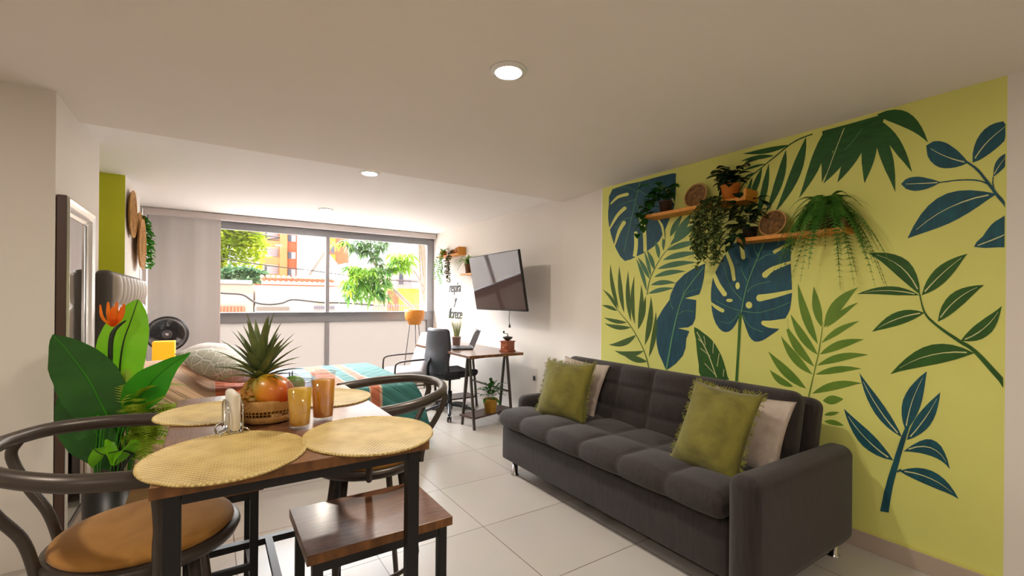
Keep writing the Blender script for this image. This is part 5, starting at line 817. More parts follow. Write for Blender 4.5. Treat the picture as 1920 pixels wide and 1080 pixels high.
# round tan pot on desk
rp = thing('round_pot', 'small round tan ornament on the desk behind the office chair', 'ornament', (2.32, 5.02, .751))
mb = MB(); mb.ellipsoid((0, 0, .062), (.066, .066, .062), 20, 14); mb.build('body', mat('tan_clay', '#c09a62', .7, var=.08), rp)
mb = MB(); mb.ellipsoid((.01, 0, .125), (.028, .028, .02), 14, 8); mb.build('knob', bpy.data.materials['tan_clay'], rp)
# TV
TY, TP, TW = -.03, .179, 1.10; TH = TW * .575
r_ = V3((math.sin(TY), -math.cos(TY), 0)); n0 = V3((-math.cos(TY), -math.sin(TY), 0)); u_ = V3((0, 0, 1)) * math.cos(TP) + n0 * math.sin(TP); nn_ = r_.cross(u_) * -1
if nn_.dot(n0) < 0: nn_ = -nn_
TC = V3((2.608, 4.28, 1.496))
tv = thing('television', 'flat television on a bracket tilted down from the far right wall', 'television', (0, 0, 0))
tv.matrix_world = Matrix(((nn_.x, r_.x, u_.x, TC.x), (nn_.y, r_.y, u_.y, TC.y), (nn_.z, r_.z, u_.z, TC.z), (0, 0, 0, 1)))
det = tv.matrix_world.to_3x3().determinant()
if det < 0: tv.matrix_world = Matrix(((nn_.x, -r_.x, u_.x, TC.x), (nn_.y, -r_.y, u_.y, TC.y), (nn_.z, -r_.z, u_.z, TC.z), (0, 0, 0, 1)))
mb = MB(); rounded_box(mb, (-.014, 0, 0), (.028, TW, TH), .004, 2, seg=(1, 1, 1)); mb.box((-.045, 0, -.08), (.04, TW * .62, TH * .55)); mb.build('housing', M['black'], tv)
mb = MB(); mb.box((.0008, 0, .004), (.0012, TW - .016, TH - .024)); mb.build('screen', mat('tv_screen', '#4a3833', .05, spec=.32), tv)
mb = MB(); mb.box((.001, 0, -TH / 2 + .006), (.003, .06, .008)); mb.build('logo_bump', M['darkgrey'], tv)
mb = MB(); mb.box((-.075, 0, -.05), (.02, .22, .22)); mb.build('mount_plate', M['blackmetal'], tv)
wm = thing('tv_bracket', 'black folding wall bracket behind the television', 'wall bracket', (XF, 4.30, 1.46))
mb = MB(); mb.box((-.008, 0, 0), (.014, .10, .26)); mb.build('wall_plate', M['blackmetal'], wm)
mb = MB(); mb.bar((-.015, 0, 0), (-.13, .09, 0), .03, .04); mb.bar((-.13, .09, 0), (-.222, .0, 0), .03, .04); mb.build('arm', M['blackmetal'], wm)
pc = bpy.data.objects.new('power_cord', None); COL.objects.link(pc); pc.parent = tv; pc.matrix_local = tv.matrix_world.inverted() @ Matrix.Translation((2.80, 4.29, 0))
mb = MB(); mb.tube(spline([(0, 0, 1.24), (.004, -.005, 1.18), (-.003, -.008, 1.09), (.002, -.012, 1.03)], 6), .0032, 6); mb.build('cable', M['black'], pc)
mb = MB(); mb.lathe([(0, -.028), (.012, -.028), (.013, -.018), (.006, .012), (0, .014)], (.002, -.012, 1.02), 12); mb.build('plug', M['black'], pc)
so_ = thing('wall_socket', 'small dark wall socket low on the far right wall beside the desk', 'socket', (XF, 4.0, .45))
mb = MB(); mb.box((-.004, 0, 0), (.006, .035, .05)); mb.build('plate', M['darkgrey'], so_, bevel=.001)
# wall lettering
wl = thing('wall_lettering', 'black script lettering reading respira y florece on the far right wall', 'lettering', (XF - .004, 5.95, 0))
def word(txt, y, z, size, squeeze):
    cu = bpy.data.curves.new('word', 'FONT'); cu.body = txt; cu.size = size; cu.extrude = .002; cu.shear = .32; cu.align_x = 'CENTER'; cu.space_character = .82; cu.offset = .0022
    o = bpy.data.objects.new('word', cu); COL.objects.link(o); cu.materials.append(M['black']); bpy.context.view_layer.update(); me = bpy.data.meshes.new_from_object(o); bpy.data.objects.remove(o); me.name = 'lettering_word'; o = bpy.data.objects.new('lettering_word', me); COL.objects.link(o); o.parent = wl
    o.matrix_local = Matrix(((0, 0, -1, 0), (-1, 0, 0, y), (0, 1, 0, z), (0, 0, 0, 1))) @ Matrix.Diagonal((squeeze, 1, 1, 1)); return o
word('respira', .02, 1.415, .20, .85); word('y', .0, 1.235, .20, .85); word('florece', .0, 1.03, .21, .92)
# tall bowl planter on thin legs by the window
pt = thing('stand_planter', 'orange bowl planter on tall thin black legs in front of the window', 'planter', (2.43, 6.20, 0))
mb = MB(); mb.lathe([(.0, .94), (.085, .94), (.095, .985), (.12, 1.0), (.138, 1.05), (.140, 1.12), (.135, 1.15), (.128, 1.145), (.128, 1.10), (0, 1.10)], seg=36); mb.build('bowl', mat('orange_wicker', '#d68a22', .5, col2='#b86c14', vscale=25, stretch=(1, 1, 6), bump=.4, bscale=70), pt)
mb = MB(); mb.lathe([(0, 1.105), (.126, 1.105)], seg=24); mb.build('soil', M['soil'], pt)
for k in range(3):
    g = 2 * PI * k / 3 + 2.4; c, s_ = math.cos(g), math.sin(g); mb = MB(); mb.tube([(c * .07, s_ * .07, .96), (c * .19, s_ * .19, 0)], .0055, 8); mb.build('leg', M['blackmetal'], pt)
mb = MB(); mb.tube([(.17 * math.cos(2 * PI * k / 32), .17 * math.sin(2 * PI * k / 32), .04) for k in range(32)], .0035, 6, closed=True); mb.build('base_ring', M['blackmetal'], pt)

# ---------------------------------------------------------------- plants
def ovals(mb, p, d, L, W_, droop=.3, n=5, fold=.2, side=None):
    d = V3(d).normalized(); pts = []; ws = []
    for i in range(n + 1):
        q = i / n; pts.append(V3(p) + d * L * q - V3((0, 0, 1)) * droop * L * q * q); ws.append(W_ * math.sin(PI * min(.97, max(.04, q ** .8))) ** .8 if 0 < i < n else .0006)
    mb.blade(pts, ws, side, fold)
def bush(mb, c, rx, rz, n, L, W_, seed, updir=.3):
    random.seed(seed)
    for k in range(n):
        g = random.random() * 2 * PI; h = random.random(); rr = math.sqrt(random.random()) * rx
        p = V3((c[0] + rr * math.cos(g) * (.4 + .6 * h), c[1] + rr * math.sin(g) * (.4 + .6 * h), c[2] + rz * h))
        d = V3((math.cos(g), math.sin(g), random.uniform(-.3, .8) + updir)); l = L * random.uniform(.7, 1.25); ovals(mb, p, d, l, W_ * random.uniform(.8, 1.2), random.uniform(.2, .7), 4)
def vine(mbl, mbs, p, L, seed, lw, lh, spread=.03, dirs=(0, 0), n=None, sway=.02):
    random.seed(seed); pts = [V3(p)]; d = V3((dirs[0], dirs[1], .0)); N = n or int(L / .03)
    for i in range(1, N + 1):
        q = i / N; pts.append(V3(p) + d * min(1, q * 3) * (1 if True else 0) + V3((random.uniform(-sway, sway), random.uniform(-sway, sway), -L * q + .02 * math.sin(min(1, q * 4) * PI))))
    mbs.tube(pts, .0016, 5)
    for i, a in enumerate(pts):
        for k in range(3):
            g = random.random() * 2 * PI; ovals(mbl, a, (math.cos(g), math.sin(g), random.uniform(-.6, .3)), lh * random.uniform(.7, 1.2), lw * random.uniform(.8, 1.2), .4, 3)
def frond(mb, p, d, L, arch, pin, npin=16, taper=1.0, side=None):
    d = V3(d).normalized(); h = V3((d.x, d.y, 0)); 
    if h.length < .05: h = V3((1, 0, 0))
    pts = [V3(p) + d * L * q - V3((0, 0, 1)) * arch * L * q * q for q in [i / 12 for i in range(13)]]
    mb.tube(pts, [.0022 * (1 - .7 * i / 12) for i in range(13)], 4, cap=False)
    for i in range(1, npin):
        q = i / npin; k = min(11, int(q * 12)); a = pts[k] + (pts[k + 1] - pts[k]) * (q * 12 - k); t_ = (pts[k + 1] - pts[k]).normalized(); x = t_.cross(V3((0, 0, 1)))
        if x.length < .1: x = t_.cross(V3((0, 1, 0)))
        x.normalize(); l = pin * math.sin(PI * (.12 + .84 * q)) ** .7
        for s_ in (-1, 1):
            e = a + (x * s_ + t_ * .45 - V3((0, 0, .15))).normalized() * l; w_ = t_ * l * .19
            mb.add([a - w_ * .6, a + w_ * .8, e], [(0, 1, 2)], False); 
# bird of paradise in a tall black planter
YP = 2.70
bp_ = thing('artificial_bird_of_paradise', 'broad-leaved plant with an orange flower in a black planter by the left wall', 'plant', (-.36, YP, 0))
OR = V3((-.36, YP, 0))
def lp_(x, y, Y=YP): return at(x, y, Y=Y) - OR
mb = MB(); mb.lathe([(0, 0), (.095, 0), (.10, .02), (.112, .46), (.106, .46), (.104, .42), (0, .42)], seg=32); mb.build('planter', mat('black_planter', '#111112', .35), bp_)
mb = MB(); mb.lathe([(0, .425), (.103, .425)], seg=24); mb.build('soil', M['soil'], bp_)
def bigleaf(name, m, mid, widths, dy=(0, 0), fold=.12, stemfrom=None):
    P = spline([(*mid[0], 0)] + [(*q, 0) for q in mid[1:]], 4); n = len(P); Y_ = [YP + dy[0] + (dy[1] - dy[0]) * i / (n - 1) for i in range(n)]
    pts = [lp_(P[i].x, P[i].y, Y_[i]) for i in range(n)]
    W_ = []
    for i in range(n):
        q = i / (n - 1) * (len(widths) - 1); k = min(len(widths) - 2, int(q)); W_.append((widths[k] + (widths[k + 1] - widths[k]) * (q - k)) * .0024)
    mb = MB(); side = V3((1, .0, 0))
    for i, p in enumerate(pts):
        t_ = (pts[min(i + 1, n - 1)] - pts[max(i - 1, 0)]).normalized(); x = side - t_ * side.dot(t_); x.normalize(); nr = x.cross(t_)
        if nr.y > 0: nr = -nr
        row = [p + x * W_[i] * a + nr * (fold * W_[i] * abs(a) ** 1.3 + .004 * math.sin(i * 1.6 + a * 3) * abs(a)) for a in (-1, -.66, -.33, -.04, 0, .04, .33, .66, 1)]
        mb.add(row, []); 
    for i in range(n - 1):
        for k in range(8):
            a = i * 9 + k; mb.f.append([a, a + 1, a + 10, a + 9]); mb.sm.append(True); mb.mi.append(0)
    o = mb.build(name, m, bp_)
    s_ = MB(); s_.tube(pts, [.0045 * (1 - .7 * i / n) for i in range(n)], 6); s_.build('midrib', M['darkstem'] if 'bright' in m.name else M['midleaf'], o)
    if stemfrom: 
        s_ = MB(); s_.tube(spline([stemfrom, (V3(stemfrom) + pts[0]) / 2 + V3((.01, 0, .02)), pts[0]], 6), .006, 8); s_.build('leaf_stalk', M['darkstem'], o)
    return o
R0_ = (0.0, 0, .46)
bigleaf('broad_leaf', M['bigleaf'], [(222, 822), (196, 770), (165, 710), (128, 660), (99, 627)], [4, 30, 46, 46, 38, 20, .5], (0, -.06), .1, R0_)
bigleaf('broad_leaf', M['limeleaf'], [(226, 745), (225, 690), (232, 640), (246, 600), (259, 561)], [14, 34, 38, 38, 34, 22, 1], (.05, .08), .1, (0.01, 0.02, .46))
bigleaf('broad_leaf', M['midleaf'], [(238, 780), (262, 745), (288, 712), (320, 684), (357, 661)], [6, 24, 34, 30, 20, 10, .5], (-.02, -.10), .12, (0.02, 0, .46))
bigleaf('broad_leaf', M['limeleaf'], [(248, 850), (232, 845), (212, 848), (192, 852), (176, 842)], [18, 34, 36, 30, 1], (-.14, -.17), .1, (0.0, -.06, .47))
bigleaf('broad_leaf', M['bigleaf'], [(215, 880), (190, 850), (165, 815), (140, 775), (112, 740)], [4, 22, 34, 36, 26, 1], (.06, .04), .15, (-.02, .02, .46))
bigleaf('broad_leaf', M['bigleaf'], [(205, 860), (195, 830), (170, 800), (150, 788)], [3, 22, 26, 1], (-.02, -.05), .15, (-.02, -.02, .46))
mb = MB(); P = spline([R0_, lp_(212, 820), lp_(210, 740), lp_(207, 660), lp_(213, 622), lp_(236, 601)], 6); n = len(P); mb.tube(P, [.007] * (n - 14) + [.0095] * 6 + [.010 - .001 * i for i in range(8)], 8); fs_ = mb.build('flower_stem', M['darkstem'], bp_)
fp = leafmat('orange_petal', '#ff9020', '#f86a10', .6, .5, 20)
for tip, wd, dy in (((188, 571), 3.2, -.01), ((203, 566), 4.5, -.02), ((219, 566), 5.5, .01), ((233, 569), 5.5, .02), ((212, 575), 6, -.03), ((228, 575), 5, -.02)):
    mb = MB(); a = lp_(211, 612); c = lp_(*tip, YP + dy); mid_ = (a + c) / 2 + V3(((tip[0] - 211) * .0005, -.01, -.008)); P = spline([a, mid_, c], 5); n = len(P)
    mb.blade(P, [wd * .0017 * math.sin(PI * min(.98, .12 + .84 * i / (n - 1))) ** .7 + .0005 for i in range(n)], V3((1, 0, 0)), .4); mb.build('petal', fp, fs_)
mb = MB()
random.seed(12)
for k in range(64):
    g = random.uniform(0, 2 * PI); d = V3((math.cos(g) * .5 + .45, math.sin(g) * .45 - .1, random.uniform(-.2, 1.2))); frond(mb, (random.uniform(.03, .13), random.uniform(-.06, .06), random.uniform(.56, .84)), d, random.uniform(.14, .28), random.uniform(.2, .6), .045, 17)
mb.build('feathery_fronds', M['fernleaf'], bp_)
mb = MB(); random.seed(5)
for k in range(26): 
    g = random.uniform(0, 2 * PI); mb.tube(spline([(.06 * math.cos(g), .06 * math.sin(g), .46), (.07 * math.cos(g), .07 * math.sin(g), .55), (.10 * math.cos(g) + .04, .10 * math.sin(g), .78)], 3), .002, 5)
mb.build('thin_stems', M['midleaf'], bp_)

def potted(label, loc, pot, name='potted_plant', cat='plant', rz=0, group=None):
    return thing(name, label, cat, loc, rz, group)
def pot(mb, r, h, z0=0, c=(0, 0)): mb.lathe([(0, z0), (r * .78, z0), (r, z0 + h), (r * 1.04, z0 + h), (r * 1.04, z0 + h * .9), (r * .96, z0 + h * .9), (r * .9, z0 + h * .85), (0, z0 + h * .85)], (c[0], c[1], 0), 28)
# plant under the desk
p = thing('potted_plant', 'bushy green plant in a yellow woven pot on the low desk shelf', 'plant', (2.46, 4.11, .119))
mb = MB(); pot(mb, .075, .14); mb.build('pot', M['ypot'], p)
mb = MB(); random.seed(3)
for k in range(46):
    g = random.uniform(0, 2 * PI); t_ = random.random(); e = math.radians(random.uniform(10, 75)); st_ = V3((.015 * math.cos(g), .015 * math.sin(g), .13 + .10 * t_)); d = V3((math.cos(g) * math.cos(e), math.sin(g) * math.cos(e), math.sin(e) * .8)); q = st_ + d * random.uniform(.05, .12); ovals(mb, q, d, random.uniform(.08, .12), .018, .5, 5)
    mb.tube([st_, q], .002, 4, cap=False)
mb.build('foliage', M['plantleaf'], p)
# grass in glass pot on desk
p = thing('potted_grass', 'feathery grass in a pale pot on the desk behind the laptop', 'plant', (2.46, 4.92, .751))
mb = MB(); pot(mb, .055, .11); mb.build('pot', mat('pale_pot', '#c9b8b0', .4), p)
mb = MB(); random.seed(9)
for k in range(110):
    g = random.uniform(0, 2 * PI); L = random.uniform(.18, .33); b_ = V3((.03 * math.cos(g), .03 * math.sin(g), .09)); s_ = random.uniform(.1, .34)
    mb.blade([b_ + V3((math.cos(g) * s_ * L * q * q, math.sin(g) * s_ * L * q * q, L * q)) for q in (0, .25, .5, .75, 1)], [.003, .003, .0028, .0018, .0004], V3((0, 1, 0)), .2)
mb.build('grass_blades', M['grassleaf'], p)
# far right wall shelves
def wshelf(name, label, loc, L, dp, th=.022, endz=0, group=None, right=True, mats=None):
    t = thing(name, label, 'shelf', loc, group=group)
    mb = MB(); mb.box((-dp / 2, 0, -th / 2), (dp, L, th)); mb.build('board', M['pine'], t, bevel=.002)
    mb = MB(); y = -L / 2 + .009; mb.box((-dp / 2, y, endz / 2), (dp * .9, .018, abs(endz))); mb.build('end_board', mats or M['pine'], t, bevel=.002); return t
wshelf('wall_shelf', 'upper pine shelf on the far right wall beside the window', (XF, 5.97, 1.945), .70, .13, endz=.09, group='pine shelves beside the television')
wshelf('wall_shelf', 'lower pine shelf partly hidden behind the television', (XF, 5.20, 1.655), .70, .13, endz=.09, group='pine shelves beside the television')
def hangplant(label, loc, potr, poth, lm, vines, vL, lw, lh, seed, dx=-.05, spread=.05, potm=None, sway=.012, top=0, topL=.05):
    t = thing('trailing_plant', label, 'plant', loc)
    mb = MB(); pot(mb, potr, poth); mb.build('pot', potm or M['terracotta'], t)
    a, b_ = MB(), MB(); random.seed(seed); vs_ = [(random.uniform(-1, 1), random.uniform(.55, 1.0)) for _ in range(vines)]
    for k, (y, q) in enumerate(vs_): vine(a, b_, (-.01, y * spread * .5, poth + .01), vL * q + poth, seed * 50 + k, lw, lh, dirs=(dx, y * spread), sway=sway)
    if top: bush(a, (0, 0, poth - .01), potr * 1.2, .06, top, topL, lw * 1.3, seed + 7)
    clampx(a, -loc[0] + (XF if loc[1] > 3 else XR) - .006); clampx(b_, -loc[0] + (XF if loc[1] > 3 else XR) - .006); a.build('trailing_leaves', lm, t); b_.build('stems', M['stem'], t); return t
hangplant('bright green string plant trailing from the shelf end nearest the window', (XF - .065, 6.22, 1.945), .05, .075, leafmat('bright_string_leaf', '#3f8a1e', '#6aa832', .35, .5, 14), 10, .46, .010, .030, 31, -.075, .10, top=26, topL=.05)
hangplant('reddish brown string plant trailing from the middle of the far shelf', (XF - .065, 5.86, 1.945), .04, .06, M['redleaf'], 8, .40, .013, .034, 33, -.08, .06)
t = thing('wooden_ball', 'small round brown ornament on the far shelf above the reddish plant', 'ornament', (XF - .05, 5.78, 1.945)); mb = MB(); mb.ellipsoid((0, 0, .05), (.05, .05, .05), 20, 14); mb.build('ball', mat('brown_ball', '#9a6230', .6, var=.1), t); mb = MB(); mb.lathe([(0, 0), (.025, 0), (.02, .01), (0, .012)], seg=16); mb.build('foot', bpy.data.materials['brown_ball'], t)
p = thing('spider_plant', 'arching green grass plant on the lower shelf behind the television', 'plant', (XF - .07, 5.40, 1.655))
mb = MB(); pot(mb, .06, .13); mb.build('pot', mat('brown_pot', '#6b4526', .6, var=.1), p)
mb = MB(); random.seed(6)
for k in range(70):
    g = random.uniform(0, 2 * PI); L = random.uniform(.2, .36); e = random.uniform(.5, 1.3); d = V3((math.cos(g) * math.cos(e) * (1 if math.cos(g) < 0 else .25), math.sin(g) * math.cos(e), math.sin(e))); b_ = V3((0, 0, .12))
    mb.blade([b_ + d * L * q - V3((0, 0, 1)) * (.75 * L) * q ** 2.4 for q in (0, .2, .4, .6, .8, 1)], [.007, .008, .008, .007, .005, .0004], None, .25)
clampx(mb, .06); mb.build('long_leaves', leafmat('spider_leaf', '#4c9a24', '#7a8f3a', .35, .5, 10), p)
# ivy at far left
p = thing('hanging_ivy', 'green ivy hanging on the far left wall beside the grey blind', 'plant', (-.655, 6.12, 1.62))
mb = MB(); mb.box((.035, 0, .50), (.06, .08, .05)); mb.build('hook_pot', M['terracotta'], p)
a, b_ = MB(), MB()
for k in range(8): vine(a, b_, (.04, -.03 + .01 * k, .53), .34 + .06 * (k % 4), 400 + k, .018, .045, dirs=(.03 + .004 * k, -.03 + .01 * k), sway=.02)
a.build('ivy_leaves', M['midleaf'], p); b_.build('stems', M['stem'], p)

# ---------------------------------------------------------------- mural wall shelves
wshelf('wall_shelf', 'upper left golden pine shelf on the mural wall', (XR, 1.945, 1.958), .80, .145, .024, endz=.05, group='pine shelves on the mural wall')
wshelf('wall_shelf', 'lower right golden pine shelf on the mural wall under the fern', (XR, 1.31, 1.700), .58, .145, .024, endz=.05, group='pine shelves on the mural wall', mats=mat('dark_brown_board', '#7a4a24', .6))  # end board in a darker brown than the shelf
# pothos
p = thing('pothos', 'glossy green pothos in a dark pot at the left end of the upper mural shelf', 'plant', (XR - .075, 2.19, 1.958))
mb = MB(); pot(mb, .048, .09); mb.build('pot', mat('dark_brown_pot', '#3c2a1c', .5), p)
a, b_ = MB(), MB(); bush(a, (-.02, .03, .09), .09, .13, 34, .09, .034, 61)
for k in range(3): vine(a, b_, (-.03, .06 + .03 * k, .12), .16 + .05 * k, 610 + k, .024, .06, dirs=(-.06, .05), n=4)
bush(a, (-.07, .10, -.03), .03, .10, 8, .07, .024, 66)
clampx(a, .068); a.build('leaves', leafmat('pothos_leaf', '#2c6a18', '#1d4a16', .2, .35, 6), p); b_.build('stems', M['stem'], p)
def plate(label, loc, r):
    t = thing('woven_plate', label, 'woven plate', loc, group='woven plates on the mural shelves')
    A = Matrix.Translation((-.03, 0, r)) @ Matrix.Rotation(math.radians(-76), 4, 'Y')
    mb = MB(); mb.lathe([(0, .003), (r * .9, .006), (r, .014), (r, .008), (r * .9, 0), (0, -.003)], seg=36, M=A); mb.build('woven_disc', M['rattan'] if False else mat('woven_plate_straw', '#8f6430', .7, col2='#4a3014', vscale=60, bump=.6, bscale=120), t)
    mb = MB(); mb.add(*(lambda m_: (m_.v, m_.f))(MB().tube([(r * math.cos(2 * PI * k / 36), r * math.sin(2 * PI * k / 36), .012) for k in range(36)], .005, 6, closed=True)), True, 0, A); mb.build('rim', M['rattan'], t)
plate('woven round plate standing on the upper mural shelf', (XR - .028, 1.945, 1.958), .085)
plate('woven round plate standing on the lower mural shelf beside the fern', (XR - .028, 1.42, 1.700), .078)
p = thing('potted_plant', 'dark leafy plant in an orange pot touching the ceiling on the upper mural shelf', 'plant', (XR - .08, 1.68, 1.958))
mb = MB(); pot(mb, .058, .105); mb.build('pot', M['terracotta'], p)
mb = MB(); bush(mb, (0, 0, .10), .085, .13, 60, .085, .026, 71, .2); clampx(mb, .072); mb.build('foliage', M['darkleaf'], p)
hangplant('variegated trailing plant spilling over the front of the upper mural shelf', (XR - .095, 1.795, 1.958), .03, .03, M['varieg'], 26, .43, .013, .036, 41, -.085, .075, potm=M['soil'], sway=.014)
p = thing('trailing_plant', 'dark leafy plant bunched at the left end of the lower mural shelf', 'plant', (XR - .08, 1.55, 1.700))
mb = MB(); pot(mb, .045, .07); mb.build('pot', mat('dark_pot2', '#2c2118', .6), p)
mb = MB(); bush(mb, (-.01, .04, .07), .11, .19, 62, .085, .026, 73, 0); bush(mb, (-.06, .07, -.06), .05, .12, 22, .07, .02, 74, -.3); clampx(mb, .072); mb.build('foliage', M['darkleaf'], p)
# boston fern
p = thing('boston_fern', 'large drooping fern on the lower mural shelf', 'plant', (XR - .08, 1.13, 1.700))
mb = MB(); pot(mb, .065, .12); mb.build('pot', mat('brown_pot3', '#5a3a20', .6, var=.1), p)
mb = MB(); random.seed(17)
for k in range(96):
    g = random.uniform(0, 2 * PI); e = random.uniform(-.1, 1.15); cx_ = math.cos(g); d = V3((cx_ * math.cos(e) * (1 if cx_ < 0 else .2), math.sin(g) * math.cos(e) * .75, math.sin(e))); L = random.uniform(.20, .32)
    frond(mb, (0, 0, .13), d, L, random.uniform(.8, 1.75), .036, 24)
clampx(mb, .07)
mb.build('fronds', leafmat('boston_leaf', '#2f6a1c', '#5c9630', .3, .5, 9), p)
# ---------------------------------------------------------------- the street outside
mb = MB(); mb.box((6, 36, -.55), (90, 57, .1)); g_ = mb.build('street_ground', mat('street', '#a09890', .9, var=.08, vscale=1)); struct(g_)
MX = {'wh': mat('whitewash', '#efe6dc', .9, var=.02), 'pk': mat('pale_pink_render', '#dcb8a6', .9, var=.03), 'or': mat('orange_brick', '#b8694c', .9, var=.08, vscale=3), 'or2': mat('orange_render', '#c98a5c', .9, var=.04), 'ye': mat('ochre_render', '#e0a040', .9), 'cr': mat('cream_render', '#ead9c4', .9),
      'tile': mat('clay_roof_tile', '#b8583c', .8, var=.15, vscale=4), 'win': mat('window_dark', '#5a5f70', .3), 'winl': mat('window_pale', '#b9b6c0', .4), 'iron': mat('iron_grille', '#7c7480', .6), 'rust': mat('rust_gate', '#b9765c', .8), 'bark': mat('pale_bark', '#9c887a', .9, var=.15, vscale=9), 'bark2': mat('brown_bark', '#5c4a38', .9), 'cable': mat('cable_black', '#2e2a2c', .7), 'stone_shade': mat('stone_and_eave_shade', '#8a7d74', .8)}
def bx(x0, x1, y0, y1, z0, z1, m, name, par): mb = MB(); mb.box(((x0 + x1) / 2, (y0 + y1) / 2, (z0 + z1) / 2), (x1 - x0, y1 - y0, z1 - z0)); return mb.build(name, m, par)
# white house across the street
h = thing('house', 'long white house with a clay tile ridge and metal door panels across the street', 'house', (0, 0, 0))
bx(1.05, 4.05, 15, 17.5, -.5, 1.665, MX['wh'], 'wall', h)
mb = MB(); mb.box((2.55, 14.98, 1.69), (3.1, .12, .035)); mb.build('coping', MX['tile'], h)
bx(1.28, 3.30, 15.6, 15.9, 1.65, 1.86, MX['wh'], 'parapet', h)
mb = MB()
for k in range(14):
    mb.tube([(1.30 + k * .15, 15.45, 1.86), (1.30 + k * .15, 16.1, 1.98)], .055, 8)
mb.box((2.3, 15.8, 1.87), (2.1, .6, .04)); mb.build('tile_ridge', MX['tile'], h)
bx(1.0, 4.0, 14.90, 15.0, 1.18, 1.22, MX['cr'], 'ledge', h)
d = bx(.98 + .05, 2.0, 14.9, 15, -.4, 1.08, MX['cr'], 'garage_door', h); mb = MB(); mb.box((1.5, 14.89, .99), (.86, .02, .12)); mb.build('door_panel', MX['stone_shade'], d)
d = bx(2.6, 3.2, 14.9, 15, -.4, 1.12, MX['cr'], 'window_opening', h); mb = MB()
for k in range(9): mb.tube([(2.62 + k * .07, 14.88, .6), (2.62 + k * .07, 14.88, 1.11)], .008, 5)
mb.box((2.9, 14.88, 1.02), (.6, .02, .1)); mb.build('grille', MX['iron'], d)
h = thing('house', 'small pale pink house with a slatted gate, left of the white house', 'house', (0, 0, 0))
bx(-1.8, 1.0, 15, 17.4, -.5, 1.66, MX['pk'], 'wall', h); bx(-1.9, .95, 14.8, 17.4, 1.70, 1.80, MX['wh'], 'roof', h); bx(-1.85, .9, 14.9, 17.4, 1.655, 1.70, MX['stone_shade'], 'eave_shadow', h)  # brown strip under the roof slab is its shadow line, painted in
d = bx(-.2, .78, 14.92, 15, -.4, 1.06, MX['rust'], 'gate', h); mb = MB()
for k in range(12): mb.box((-.16 + k * .082, 14.90, .5), (.03, .03, 1.1))
mb.build('slat', mat('gate_slat', '#c98c72', .8), d)
# orange apartment block
h = thing('apartment_building', 'orange brick apartment block with balcony windows behind the white house', 'building', (0, 0, 0))
bx(2.0, 3.55, 32.4, 38, -.5, 9, MX['cr'], 'wall', h); bx(3.55, 3.98, 31.9, 38, -.5, 9, MX['or2'], 'pillar', h); bx(3.98, 4.55, 32.2, 38, -.5, 9, MX['or'], 'brick_bay', h)
for z in (2.35, 3.45, 4.55, 5.65):
    bx(2.2, 3.55, 32.0, 32.4, z, z + .42, MX['or2'], 'balcony', h)
    w_ = bx(2.75, 3.50, 32.36, 32.4, z + .5, z + .98, MX['winl'], 'window', h); bx(2.75, 2.88, 32.34, 32.36, z + .5, z + .98, MX['win'], 'pane', w_)
    w_ = bx(4.05, 4.50, 32.16, 32.2, z + .40, z + .82, MX['winl'], 'window', h); bx(4.05, 4.25, 32.14, 32.16, z + .40, z + .82, MX['win'], 'pane', w_)
h = thing('apartment_building', 'tall blank white building beside the orange apartment block', 'building', (0, 0, 0))
bx(4.57, 6.2, 31.6, 38, -.5, 10, MX['wh'], 'wall', h); bx(6.2, 7.0, 32.4, 38, -.5, 10, MX['ye'], 'side_bay', h); bx(7.0, 7.9, 32.6, 38, -.5, 10, MX['or'], 'brick_bay', h)
for z in (4.3, 5.4, 6.5): w_ = bx(6.62, 6.98, 32.36, 32.4, z, z + .8, MX['or'], 'window', h); bx(6.70, 6.90, 32.34, 32.36, z + .1, z + .7, MX['win'], 'pane', w_)
h = thing('gabled_house', 'white gabled house with a dark roof edge behind the mullion', 'house', (0, 0, 0))
mb = MB(); P = [(4.3, -.5), (4.3, 2.55), (5.15, 3.9), (6.0, 2.9), (8.4, 3.0), (8.4, -.5)]; vs = [(x, 26, z) for x, z in P] + [(x, 31, z) for x, z in P]; n = len(P)
mb.add(vs, [tuple(range(n)), tuple(range(n, 2 * n))[::-1]] + [(i, i + n, (i + 1) % n + n, (i + 1) % n) for i in range(n)], False); mb.build('wall', MX['wh'], h)
mb = MB(); mb.bar((4.28, 25.95, 2.53), (5.15, 25.95, 3.93), .09, .12); mb.build('roof_edge', MX['stone_shade'], h)
h = thing('building_block', 'tall white building filling the view behind the broad-leaved tree', 'building', (0, 0, 0))
bx(5.0, 13.5, 21, 25.5, -.5, 2.9, MX['wh'], 'wall', h)
w_ = bx(7.35, 8.0, 20.9, 21, 2.0, 2.9, MX['winl'], 'window', h); bx(7.4, 7.6, 20.88, 20.9, 2.0, 2.85, MX['win'], 'pane', w_)
mb = MB()
for k in range(14): mb.tube([(7.2 + k * .075, 20.6, 1.75), (7.2 + k * .075, 20.6, 2.2)], .012, 5)
mb.box((7.7, 20.6, 2.2), (1.1, .04, .04)); mb.build('balcony_rail', MX['iron'], h)
h = thing('terracotta_annex', 'low orange and ochre annex behind an iron railing, beyond the broad-leaved tree', 'building', (0, 0, 0))
bx(5.9, 6.35, 18, 20, -.5, 1.66, MX['or'], 'brick_wall', h); bx(6.35, 7.3, 18.1, 20, -.5, 1.75, MX['ye'], 'ochre_wall', h)
mb = MB()
for k in range(5, 36): mb.tube([(3.7 + k * .10, 16.9, .3), (3.7 + k * .10, 16.9, 1.12)], .012, 5)
mb.box((5.72, 16.9, 1.05), (3.1, .03, .03)); mb.build('railing', MX['iron'], h)
